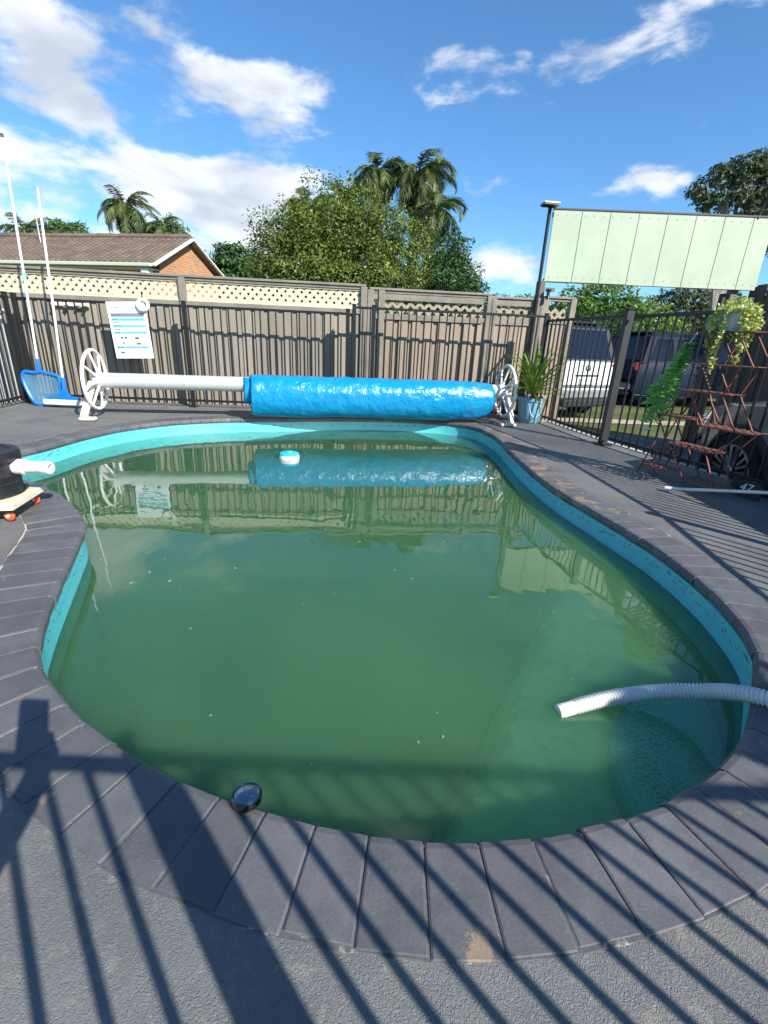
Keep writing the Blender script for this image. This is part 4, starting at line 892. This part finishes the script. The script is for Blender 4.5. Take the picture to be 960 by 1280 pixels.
TILE = mat('brown concrete tile', (.17, .125, .095), .85, .3, 2.2, .3, 30, island=.14)
rl = (RYm-RY0); sl_ = math.hypot(rl, ZR-ZE)
for side, (ya, yb) in enumerate(((RY0, RYm), (RY1, RYm))):
    mb = MB(); rows = 15; nt = 74; pw = (RX1-RX0)/nt
    for r_ in range(rows):
        ta, tb = r_/rows, (r_+1)/rows+.02; y0, y1 = lerp(ya, yb, ta), lerp(ya, yb, min(tb, 1)); z0, z1 = lerp(ZE, ZR, ta)+.045, lerp(ZE, ZR, min(tb, 1))+.01
        for i in range(nt):
            x = RX0+i*pw+(r_ % 2)*pw*.0; b = len(mb.v); prof = [(0, .0), (.22, .022), (.5, .034), (.78, .022), (.97, .0)]
            for yy, zz in ((y0, z0-.03), (y0, z0), (y1, z1)): mb.v += [L_(x+q*pw, yy, zz+h) for q, h in prof]
            for k in (0, 1):
                for q in range(4): f = (b+k*5+q, b+k*5+q+1, b+k*5+5+q+1, b+k*5+5+q); mb.f.append(f if side == 0 else f[::-1])
    mb.build('roof_tiles', TILE, hs, kind='stuff')
    MB().prism([(ya, ZE-.10), (yb, ZR-.13), (yb, ZR), (ya, ZE)], RX0, RX1, lambda a, b, x: L_(x, a, b)).build('roof_deck', TILE, hs)
for i in range(36):
    x = RX0+(i+.5)*(RX1-RX0)/36; MB().tube([L_(x-.22, RYm, ZR+.055), L_(x+.21, RYm, ZR+.045)], [.11, .10], 8).build('ridge_tile', TILE, hs)
for ya in (RY0, RY1):
    s_ = 1 if ya < RYm else -1
    MB().bar(L_(RX1+.02, ya-.05*s_, ZE-.05), L_(RX1+.02, RYm, ZR-.02), .20, .05).build('barge_board', WT, hs)
    MB().box(L_((RX0+RX1)/2, ya-.07*s_, ZE-.04), (RX1-RX0, .12, .11), ch=.02).build('gutter', GUT, hs)
MB().box(L_((RX0+RX1)/2, RY0+.28, ZE-.12), (RX1-RX0-.3, .52, .03)).build('soffit', WT, hs)
MB().box(L_(RX1-.3, RY0+.1, ZE-.28), (.26, .26, .35), ch=.02).build('eave_box', WT, hs)
DGL = mat('dark window glass', (.02, .025, .03), .08, spec=.8)
for x in (-19.5, -16.4, -13.2, -10.3):
    w = MB().box(L_(x, wy0-.02, 1.7), (1.5, .06, 1.3)).build('window', DGL, hs); MB().box(L_(x, wy0-.05, 2.38), (1.62, .07, .06)).box(L_(x, wy0-.05, 1.02), (1.62, .09, .06)).box(L_(x-.78, wy0-.05, 1.7), (.06, .07, 1.3)).box(L_(x+.78, wy0-.05, 1.7), (.06, .07, 1.3)).box(L_(x, wy0-.05, 1.7), (.05, .07, 1.3)).build('frame', WT, w)
for x in (-12.0, -9.2): MB().box(L_(x, RY0+.32, 1.23), (.13, .13, 3.1), ch=.01).build('verandah_post', WT, hs)
w = MB().box(L_(wx1+.01, RYm+.9, 2.72), (.06, .5, .34)).build('gable_vent', DGL, hs); MB().box(L_(wx1+.04, RYm+.9, 2.90), (.05, .58, .04)).build('frame', WT, w)
t = thing('roof_antenna', 'thin television antenna standing on the tiled roof', 'antenna', (-12.59, 18.43, 3.66)); MB().tube([(0, 0, -.1), (0, 0, .85)], .015, 6).build('mast', WT, t)
MB().tube([(-.32, 0, .78), (.32, 0, .80)], .010, 5).tube([(-.3, -.1, .78), (-.3, .12, .78)], .008, 5).tube([(.1, -.14, .8), (.1, .14, .8)], .008, 5).tube([(.3, -.1, .8), (.3, .1, .8)], .008, 5).build('elements', WT, t)
# far houses on the right, street light
def far_house(label, x, y, w, d, ze, zr, wall, roof, rz=0):
    t = thing('far_house', label, 'house', (x, y, DZ), rz); MB().box((0, 0, ze/2), (w, d, ze)).build('wall', wall, t)
    mb = MB(); a, b = w/2+.4, d/2+.4; r_ = max(.3, w/2-d/2)
    mb.v = [(-a, -b, ze), (a, -b, ze), (a, b, ze), (-a, b, ze), (-r_, 0, zr), (r_, 0, zr)]; mb.f = [(0, 1, 5, 4), (2, 3, 4, 5), (1, 2, 5), (3, 0, 4), (3, 2, 1, 0)]; mb.build('roof', roof, t)
    MB().box((0, -b, ze-.02), (2*a, .1, .16)).build('gutter', WT, t)
    for k in range(int(w//2.4)):
        xx = -w/2+1.2+k*2.4; q = MB().box((xx, -d/2-.02, ze*.55), (1.2, .06, 1.0)).build('window', DGL, t); MB().box((xx, -d/2-.05, ze*.55+.53), (1.3, .05, .06)).box((xx, -d/2-.05, ze*.55-.53), (1.3, .05, .06)).build('frame', WT, q)
    return t
PR = mat('pale grey metal roof', (.55, .56, .58), .5); RB = mat('red brown brick', (.28, .10, .06), .9, .25, 3)
far_house('far pale roofed house left, beyond the dark car', 20.5, 42, 11, 7, 3.0, 4.8, RB, PR)
far_house('far white roofed house with red brick wall near the right board post', 32.0, 40, 11, 7, 2.9, 4.9, RB, PR)
far_house('far low house behind the grassy verge and white car', 8.0, 44, 12, 7, 2.7, 4.2, mat('cream render', (.55, .52, .45), .8), PR)
t = thing('street_lamp', 'thin pale metal pole rising behind the thick gate post', 'pole', (9.6, 20.2, DZ)); MB().tube([(0, 0, 0), (0, 0, 2.0), (.02, 0, 4.6)], [.06, .045, .035], 8).build('pole', mat('galvanised', (.5, .5, .5), .5), t, smooth=True); MB().tube([(0, 0, 4.5), (.5, 0, 4.75), (.9, 0, 4.75)], .03, 6).build('arm', MATS['galvanised'], t)

# ------------------------------------------------------------------ cars
def paint(name, c): return mat(name, c, .35, coat=1., spec=.5)
GLS = mat('tinted car glass', (.006, .010, .022), .12, spec=.35); TYR = mat('black tyre', (.014, .014, .014), .8, .2, 40, .3, 80); TRM = mat('black trim', (.02, .02, .022), .5)
RIM = mat('silver alloy', (.45, .46, .48), .3, metal=.7); RIMD = mat('machined dark alloy', (.30, .31, .33), .3, metal=.8); RED = mat('red tail light', (.45, .012, .015), .15, coat=1); CHR = mat('chrome', (.7, .7, .7), .1, metal=1)
def car(label, loc, rz, body, rim, spokes, black_roof=False, H=1.72, plate=True, group=None, cat='car'):
    t = thing('parked_car', label, cat, loc, rz); s = H/1.72
    st = [(-2.34, .74, .50, .86), (-2.30, .84, .40, 1.02), (-2.1, .90, .34, 1.06), (-1.4, .93, .28, 1.08), (0, .935, .26, 1.06), (1.05, .93, .27, 1.03), (1.5, .92, .28, .98), (2.0, .87, .32, .90), (2.25, .78, .36, .78), (2.34, .62, .44, .66)]
    mb = MB(); ring = []
    for x, w, zl, zb in st:
        zb *= s; q = [(-w*.55, zl-.02), (-w*.92, zl), (-w, zl+.18), (-w*1.0, zb-.30), (-w*.985, zb-.14), (-w*.94, zb-.03), (-w*.84, zb+.012)]
        ring.append([(x, y, z) for y, z in q]+[(x, -y, z) for y, z in q[::-1]])
    k = len(ring[0]); mb.v = [p for r_ in ring for p in r_]; mb.f = [(i*k+j, (i+1)*k+j, (i+1)*k+(j+1) % k, i*k+(j+1) % k) for i in range(len(ring)-1) for j in range(k)]+[tuple(range(k)), tuple(range(len(ring)*k-1, (len(ring)-1)*k-1, -1))]
    mb.f = [f[::-1] for f in mb.f]
    b = mb.build('body', body, t, smooth=True)
    # glasshouse: pillars and roof in body colour, glass set proud
    zb = 1.04*s; zr = (H-.02); hb = [(-2.20, .86), (1.12, .84)]; B_ = lambda u, v: None
    low = [(-2.22, -.86), (-2.22, .86), (1.15, .83), (1.15, -.83)]; mid = [(-2.02, -.73), (-2.02, .73), (.42, .71), (.42, -.71)]; top = [(-1.78, -.60), (-1.78, .60), (.18, .58), (.18, -.58)]
    mb = MB(); mb.v = [(x, y, zb-.03) for x, y in low]+[(x, y, zr-.10) for x, y in mid]+[(x, y, zr) for x, y in top]
    mb.f = [(a*4+i, a*4+4+i, a*4+4+(i+1) % 4, a*4+(i+1) % 4) for a in (0, 1) for i in range(4)]+[(11, 10, 9, 8)]
    mb.build('cabin', TRM if black_roof else body, t, smooth=True)
    def pane(i0, i1, u0, u1, v0, v1, name='window'):
        A, B, C_, D = [Vector(mb.v[q]) for q in (i0, i1, i1+4, i0+4)]
        f = lambda u, v: (A.lerp(B, u)).lerp(D.lerp(C_, u), v); nn = (B-A).cross(D-A).normalized(); cen = Vector((-.5, 0, 1.3))
        if nn.dot(f(.5, .5)-cen) < 0: nn = -nn
        m2 = MB(); ps = [f(u0, v0), f(u1, v0), f(u1-.01, v1), f(u0+.01, v1)]; m2.v = [tuple(p+nn*.004) for p in ps]+[tuple(p+nn*.014) for p in ps]; m2.f = [(4, 5, 6, 7), (0, 1, 5, 4), (1, 2, 6, 5), (2, 3, 7, 6), (3, 0, 4, 7)]
        m2.build(name, GLS, t)
    pane(0, 1, .07, .93, .12, .95, 'rear_window'); pane(2, 3, .05, .95, .08, .96, 'windscreen')
    for i0, i1 in ((1, 2), (0, 3)):
        A, B = (i0, i1) if i0 == 1 else (0, 3)
        mbv = mb.v
        for u0, u1 in ((.06, .27), (.30, .57), (.60, .86)):
            P = [Vector(mbv[q]) for q in (A, B, B+4, A+4)]; f = lambda u, v: (P[0].lerp(P[1], u)).lerp(P[3].lerp(P[2], u), v); sy = 1 if P[0].y > 0 else -1; nn = Vector((0, sy*.95, .3)).normalized()
            m2 = MB(); ps = [f(u0, .14), f(u1, .14), f(u1, .93), f(u0+.03, .93)]; m2.v = [tuple(p+nn*.003) for p in ps]+[tuple(p+nn*.013) for p in ps]; m2.f = [(4, 5, 6, 7), (7, 6, 5, 4), (0, 1, 5, 4), (1, 2, 6, 5), (2, 3, 7, 6), (3, 0, 4, 7)][:1]+[(0, 1, 5, 4), (1, 2, 6, 5), (2, 3, 7, 6), (3, 0, 4, 7)]
            m2.build('window', GLS, t)
    # wheels with arches
    for wx in (-1.42, 1.42):
        for sy in (-1, 1):
            MB().lathe([(.0, -.01), (.40, -.01), (.405, .004), (.385, .010), (.0, .010)], 36, (wx, sy*.928, .36), rotm((0, sy, 0))).build('wheel_arch', TRM, t, smooth=True)
            w = MB().lathe([(.235, .0), (.33, .0), (.345, .02), (.345, -.18), (.235, -.18)], 40, (wx, sy*.955, .345), rotm((0, sy, 0)), True).build('tyre', TYR, t, smooth=True)
            r_ = MB().torus((wx, sy*.958, .345), .235, .010, rotm((0, sy, 0)), 40, 6); r_.lathe([(.0, 0), (.05, 0), (.055, .01), (.04, .02), (.0, .022)], 20, (wx, sy*.945, .345), rotm((0, sy, 0)))
            R_ = rotm((0, sy, 0))
            for q in range(spokes):
                for off in ((-.10, .10) if spokes > 5 else (0,)):
                    a = 2*PI*q/spokes; p0 = Vector((wx, sy*.945, .345))+R_ @ Vector((.04*math.cos(a), .04*math.sin(a), 0)); p1 = Vector((wx, sy*.955, .345))+R_ @ Vector((.232*math.cos(a+off*1.6), .232*math.sin(a+off*1.6), 0)); r_.bar(p0, p1, .016 if spokes > 5 else .055, .022)
            r_.build('rim', rim, w); MB().lathe([(.0, -.03), (.232, -.03), (.232, -.02), (.0, -.02)], 32, (wx, sy*.958, .345), R_).build('brake_shadow_plate', TRM, w)
    for sy in (-1, 1):
        MB().box((-2.26, sy*.74, .93*s), (.12, .20, .20), ch=.03).build('tail_light', RED, t); MB().box((2.20, sy*.60, .72*s), (.16, .30, .12), ch=.03).build('headlight', CHR, t)
        m_ = MB().box((.72, sy*1.0, 1.08*s), (.12, .18, .13), ch=.03).build('mirror', body, t); MB().box((-.6, sy*.56, zr+.035), (1.7, .03, .03), ch=.01).build('roof_rail', CHR if black_roof else TRM, t)
        for dx in (-.3, .65): MB().box((dx, sy*.945, .88*s), (.16, .02, .025)).build('door_handle', CHR, t)
    MB().box((-2.33, 0, .50), (.10, 1.5, .16), ch=.03).build('rear_bumper', mat('grey bumper', (.18, .18, .19), .5), t); MB().box((-2.385, 0, .44), (.02, 1.3, .03)).build('chrome_strip', CHR, t); MB().box((-2.33, 0, .34), (.2, 1.2, .14), ch=.03).build('lower_valance', TRM, t)
    if plate: MB().box((-2.352, 0, .70*s), (.02, .37, .12), ch=.003).build('number_plate', mat('plate', (.6, .6, .55), .5), t)
    MB().box((-2.335, 0, .80*s), (.03, .62, .03)).build('tailgate_handle', TRM, t); MB().torus((-2.345, 0, .93*s), .055, .012, rotm((1, 0, 0)), 24, 6).build('badge', CHR, t)
    MB().box((-1.80, 0, zr+.0), (.30, 1.15, .035), ch=.01).build('spoiler', TRM if black_roof else body, t)
    return t
WP = paint('white car paint', (.72, .73, .74)); DP = mat('dark slate car paint', (.012, .018, .036), .55, coat=.0, spec=.12); KP = mat('gunmetal car paint', (.15, .165, .18), .25, metal=.3, coat=1.)
car('white four wheel drive seen from behind past the end of the timber fence', (2.75, 11.35, DZ), rad(116), WP, RIM, 5, True, 1.82)
car('dark slate wagon with a red tail light parked side on across the verge', (8.05, 13.2, DZ), rad(14), DP, RIM, 5, False, 1.80, plate=False)
car('black car with many spoked wheel close behind the rusty stand', (4.02, 2.62, DZ), rad(90.5), KP, RIMD, 10, False, 1.66)
# verge kerb and bare patch between driveway and lawn
kb = MB(); kb.v = [(2.4, 8.8, DZ+.012), (14, 9.6, DZ+.012), (14, 10.3, DZ+.012), (2.4, 9.3, DZ+.012)]; kb.f = [(0, 1, 2, 3)]; kb.build('gravel_strip', mat('pale gravel', (.42, .36, .27), .95, .35, 5, .8, 70), kind='structure')
kb = MB(); kb.v = [(2.0, 12.6, DZ+.012), (20, 12.6, DZ+.012), (20, 14.9, DZ+.012), (2.0, 14.2, DZ+.012)]; kb.f = [(0, 1, 2, 3)]; kb.build('parking_pad', drive_m, kind='structure')
# small dark trike-like machine between the cars
t = thing('parked_quad', 'small dark four wheeled quad bike between the white and slate cars', 'quad bike', (6.35, 13.9, DZ), rad(200))
for sx in (-.42, .42):
    for sy in (-.34, .34): MB().torus((sx, sy, .26), .17, .085, rotm((0, 1, 0)), 24, 8).build('wheel', TYR, t, smooth=True)
MB().box((0, 0, .42), (.9, .34, .22), ch=.05).build('chassis', TRM, t); MB().box((-.12, 0, .62), (.5, .26, .12), ch=.04).build('seat', TRM, t); MB().box((.45, 0, .62), (.36, .8, .06), ch=.02).box((-.5, 0, .60), (.30, .8, .05), ch=.02).build('rack', CHR, t)
MB().tube([(.28, -.34, .90), (.24, 0, .80), (.28, .34, .90)], .02, 8).tube([(.24, 0, .8), (.34, 0, .5)], .03, 8).build('handlebar', TRM, t, smooth=True)

# ------------------------------------------------------------------ rusty tiered stand and the plants on it
RU = mat('rust red painted iron', (.22, .07, .045), .6, .5, 22, .3, 60, col2=(.14, .05, .04))
A0, B0 = Vector((2.17, 4.0, 0)), Vector((2.60, 2.8, 0)); dd = (B0-A0); LS = dd.length; sr = thing('plant_stand', 'rusty red iron tiered plant stand leaning before the black fence', 'plant stand', A0, math.atan2(dd.y, dd.x))
def shelf(s0, s1, z, dep=.17, y0=.0):
    m_ = MB(); a, b = s0*LS, s1*LS; m_.bar((a, -dep/2, z), (b, -dep/2, z), .010); m_.bar((a, dep/2, z), (b, dep/2, z), .010)
    k = max(4, int((b-a)/.045))
    for i in range(k+1): x = lerp(a, b, i/k); m_.box((x, 0, z+.004), (.026, dep, .004))
    m_.build('shelf', RU, sr)
for s0, s1, z in ((.12, .31, .07), (.275, .567, .288), (.44, .735, .466), (.18, .395, .492), (.265, .556, .695), (.282, .667, .886), (.236, .60, 1.105), (.42, .66, .05)): shelf(s0, s1, z)
for s0, z0, s1, z1 in ((.173, .49, .28, .29), (.30, .29, .463, .03), (.361, .69, .448, .46), (.537, .29, .65, .03), (.345, .695, .478, .466), (.538, .695, .66, .466), (.37, .886, .475, .695), (.295, 1.19, .463, .886), (.544, 1.08, .657, .886), (.60, .886, .54, .695), (.20, .29, .12, .0), (.31, .49, .20, .07), (.30, .695, .22, .49), (.70, .466, .60, .29), (.463, 1.105, .40, .886)):
    for y in (-.088, .088): MB().bar((s0*LS, y, z0), (s1*LS, y, z1), .011, .006).build('strut', RU, sr)
FG = leafm('bright fern leaf', (.15, .45, .07), (.30, .62, .15), (.65, .80, .45), .45); VG = leafm('variegated leaf', (.22, .34, .04), (.50, .56, .14), (.74, .74, .42), .3)
WPOT = mat('white plastic pot', (.55, .57, .58), .4)
def on_stand(s, y, z): p = A0+dd*s; q = Vector((-dd.y, dd.x, 0)).normalized(); return p+q*y+Vector((0, 0, z))
# hanging bright fern-like plant
P0 = on_stand(.215, -.02, 1.02)
fp_ = thing('hanging_fern', 'long bright green trailing plant hanging diagonally from the stand', 'hanging plant', P0)
rng = np.random.default_rng(3); rr = random.Random(4)
for k in range(12):
    ex = rr.uniform(-.12, .06); L2 = rr.uniform(.35, .66); pts = spline([(0, 0, 0), (-.02+ex*.3, rr.uniform(-.03, .03), -L2*.3), (-.05+ex*.7, rr.uniform(-.07, .07)+.05, -L2*.7), (-.09+ex, .08, -L2)], 6)
    m_ = MB(); m_.tube(pts, .003, 4)
    for i, p in enumerate(resample(pts, .012)):
        for s in range(5):
            a = rr.uniform(0, 6.28); l = rr.uniform(.03, .062); d_ = Vector((math.cos(a), math.sin(a), rr.uniform(-.1, .7))).normalized(); n_ = d_.orthogonal().normalized()*.0055
            b = len(m_.v); q = p+d_*l*.5; e = p+d_*l+Vector((0, 0, -.006)); m_.v += [tuple(p), tuple(q+n_), tuple(e), tuple(q-n_)]; m_.f.append((b, b+1, b+2, b+3))
    m_.build('frond', FG, fp_)
MB().tube([(0, 0, 0), (.06, .03, .08), (.07, .05, .09)], .005, 6).build('hook', WH, fp_)
MB().lathe([(.0, -.67), (.03, -.66), (.034, -.65), (.0, -.645)], 14, (-.12, .08, 0)).build('weight', WPOT, fp_)
# variegated trailing plant in a pot on the top shelf
P1_ = on_stand(.44, 0, 1.112)
vp = thing('variegated_plant', 'yellow and cream trailing plant spilling from a white pot on the top shelf', 'potted plant', P1_)
MB().lathe([(.0, 0), (.075, 0), (.085, .02), (.105, .13), (.112, .14), (.10, .14), (.0, .12)], 28).build('pot', WPOT, vp, smooth=True)
def leaves_at(pts, n_, spread, size, asp, m, name, parent, rng, down=.3):
    pts = np.array(pts); i = rng.integers(0, len(pts), n_); P = pts[i]+rng.normal(size=(n_, 3))*spread; N = rng.normal(size=(n_, 3))+np.array([0, -.4, down]); N /= np.linalg.norm(N, axis=1)[:, None]
    o = bpy.data.objects.new(name, leaf_mesh(name, P, N, size, asp, m, rng)); COL.objects.link(o); o.parent = parent; return o
dome = [(.11*math.cos(a)*r_, .11*math.sin(a)*r_, .13+.06*(1-r_)) for a in np.arange(0, 6.28, .3) for r_ in (.3, .7, .95, 1.0)]
leaves_at(dome, 700, .018, .018, .45, VG, 'crown', vp, rng)
for k in range(20):
    a = rr.uniform(0, 6.28); L2 = rr.choice([.12, .16, .2, .24, .34, .40]); r0 = .105
    pts = [(math.cos(a)*(r0+.035*math.sin(PI*u*.6)), math.sin(a)*(r0+.035*math.sin(PI*u*.6)), .14-L2*u) for u in np.linspace(0, 1, 14)]
    leaves_at(pts, int(L2*420), .011, .017, .5, VG, 'trailing_stem', vp, rng)
# house number plate at the stand's foot
npl = thing('number_plaque', 'small black plaque with white numerals at the foot of the stand', 'plaque', on_stand(.70, .13, .0), math.atan2(dd.y, dd.x))
MB().box((0, 0, .06), (.22, .012, .12), ch=.002).build('plate', TRM, npl)
cu = bpy.data.curves.new('digits', 'FONT'); cu.body = '47'; cu.size = .085; cu.extrude = .001; cu.align_x = 'CENTER'; cu.align_y = 'CENTER'; cu.shear = .3
to = bpy.data.objects.new('tmp', cu); COL.objects.link(to); bpy.context.view_layer.update(); me = bpy.data.meshes.new_from_object(to.evaluated_get(bpy.context.evaluated_depsgraph_get())); bpy.data.objects.remove(to)
me.materials.clear(); me.materials.append(mat('white lettering', (.8, .8, .8), .5)); o = bpy.data.objects.new('digits', me); COL.objects.link(o); o.parent = npl; o.location = (0, -.008, .07); o.rotation_euler = (PI/2, 0, 0)

# ------------------------------------------------------------------ things just outside the frame that throw the shadows seen in it
sh = tree('leafy potted shrub added out of view to shade the near right coping', (2.98, -.95, -.008), [(2.85, -.86, 1.35, .26, .9), (3.05, -.95, 1.62, .26, .9), (2.80, -.75, 1.66, .22, .9), (3.0, -.62, 1.50, .22, .9)], 9500, .042, .45, MG, 31, group=None, fill=.6, gap=.05, trunk=.022, name='added_shade_shrub', cat='added shrub')  # unseen shrub, added and placed so its shadow falls on the right coping
MB().lathe([(.0, 0), (.15, 0), (.19, .34), (.20, .35), (.18, .35), (.17, .31), (.0, .31)], 30).build('pot', mat('terracotta', (.36, .16, .09), .8, .2, 9), sh, smooth=True)

# the photographer, standing behind the near fence with an arm through the bars
SK = mat('skin', (.42, .25, .18), .5, .1, 20); SHM = mat('navy shirt', (.03, .04, .09), .8, .2, 6); TRO = mat('grey trousers', (.09, .09, .10), .8)
pe = thing('person', 'person behind the near fence reaching a phone through the bars', 'person', (.42, -1.12, 0))
def skin_mesh(name, V, E, Rr, m, parent, sub=1):
    me = bpy.data.meshes.new(name); me.from_pydata(V, E, []); ob = bpy.data.objects.new(name, me); COL.objects.link(ob)
    ob.modifiers.new('skin', 'SKIN'); ly = me.skin_vertices[0] if me.skin_vertices else None
    if ly is None: me.attributes.new; 
    for i, r_ in enumerate(Rr): me.skin_vertices[0].data[i].radius = (r_, r_)
    me.skin_vertices[0].data[0].use_root = True; md = ob.modifiers.new('sub', 'SUBSURF'); md.levels = md.render_levels = sub
    bpy.context.view_layer.update(); m2 = bpy.data.meshes.new_from_object(ob.evaluated_get(bpy.context.evaluated_depsgraph_get())); bpy.data.objects.remove(ob)
    m2.name = name; m2.materials.clear(); m2.materials.append(m); m2.polygons.foreach_set('use_smooth', [True]*len(m2.polygons)); o = bpy.data.objects.new(name, m2); COL.objects.link(o); o.parent = parent; return o
px, py_ = pe.location.x, pe.location.y
W_ = lambda x, y, z: (x-px, y-py_, z)
# hip, spine, chest, neck, head ; arms ; legs (world coordinates)
V = [W_(.42, -1.12, .92), W_(.42, -1.08, 1.10), W_(.41, -1.0, 1.30), W_(.40, -.95, 1.42), W_(.39, -.92, 1.50), W_(.385, -.90, 1.60), W_(.38, -.90, 1.70),
     W_(.22, -.95, 1.36), W_(.17, -.86, 1.14), W_(.165, -.62, .965), W_(.165, -.46, .925), W_(.08, -.16, .875),
     W_(.60, -.98, 1.36), W_(.68, -1.02, 1.10), W_(.68, -.90, .88), W_(.67, -.84, .82),
     W_(.33, -1.12, .86), W_(.32, -1.06, .48), W_(.31, -1.14, .09), W_(.31, -1.0, .03),
     W_(.51, -1.14, .86), W_(.53, -1.10, .48), W_(.54, -1.18, .09), W_(.54, -1.04, .03)]
E_ = [(0, 1), (1, 2), (2, 3), (3, 4), (4, 5), (5, 6), (2, 7), (7, 8), (8, 9), (9, 10), (10, 11), (2, 12), (12, 13), (13, 14), (14, 15), (0, 16), (16, 17), (17, 18), (18, 19), (0, 20), (20, 21), (21, 22), (22, 23)]
R_s = [.14, .13, .15, .07, .055, .085, .075, .065, .05, .044, .040, .030, .065, .05, .042, .032, .085, .06, .045, .04, .085, .06, .045, .04]
# right hand: palm and five fingers wrapped round the phone
hx0 = (.045, -.075, .875)
def addc(parent_i, pts, rads):
    global V, E_, R_s
    for p, r_ in zip(pts, rads): V.append(W_(*p)); E_.append((parent_i, len(V)-1)); R_s.append(r_); parent_i = len(V)-1
    return parent_i
pm = addc(11, [(.05, -.085, .875)], [.024])
for k in range(4): addc(pm, [(.048, -.052, .895-.02*k), (.044, -.030, .896-.021*k), (.030, -.022, .898-.021*k)], [.010, .009, .008])
addc(pm, [(.02, -.075, .90), (.0, -.055, .915), (-.02, -.048, .925)], [.012, .010, .009])
skin_mesh('body', V, E_, R_s, SK, pe)
skin_mesh('shirt', V[:4]+[V[7], V[8], V[12], V[13]], [(0, 1), (1, 2), (2, 3), (2, 4), (4, 5), (2, 6), (6, 7)], [.155, .15, .17, .085, .08, .068, .08, .068], SHM, pe)
skin_mesh('trousers', [V[0]]+V[16:19]+V[20:23], [(0, 1), (1, 2), (2, 3), (0, 4), (4, 5), (5, 6)], [.155, .10, .078, .065, .10, .078, .065], TRO, pe)
hd = MB(); hc = Vector(W_(.38, -.895, 1.66))
hd.lathe([(.0, -.0), (.05, .0), (.09, .03), (.098, .07), (.08, .115), (.04, .135), (.0, .14)], 24, hc-Vector((0, .015, .03))).build('hair', mat('dark hair', (.02, .014, .01), .7), pe, smooth=True)
face = MB()
for s in (-1, 1): face.lathe([(.0, -.008), (.008, -.004), (.008, .004), (.0, .008)], 10, hc+Vector((s*.03, .088, -.01)))
face.build('eyes', mat('eye', (.05, .03, .02), .2), pe, smooth=True); MB().tube([hc+Vector((0, .085, -.01)), hc+Vector((0, .105, -.035)), hc+Vector((0, .088, -.04))], [.008, .012, .008], 8).build('nose', SK, pe, smooth=True)
MB().box(hc+Vector((0, .085, -.062)), (.045, .012, .010), ch=.003).build('mouth', mat('lips', (.35, .12, .10), .5), pe)
for s in (-1, 1): MB().box(hc+Vector((s*.092, 0, -.015)), (.018, .03, .05), ch=.006).build('ear', SK, pe)
ph = thing('phone', 'black phone held out over the pool edge by the photographer', 'phone', (0, -.022, .905)); ph.rotation_euler = (PITCH*-1.0, 0, 0)
MB().box((0, -.010, .0), (.078, .009, .165), ch=.003).build('case', TRM, ph); MB().box((0, -.0152, 0), (.072, .0008, .155)).build('screen', DGL, ph)
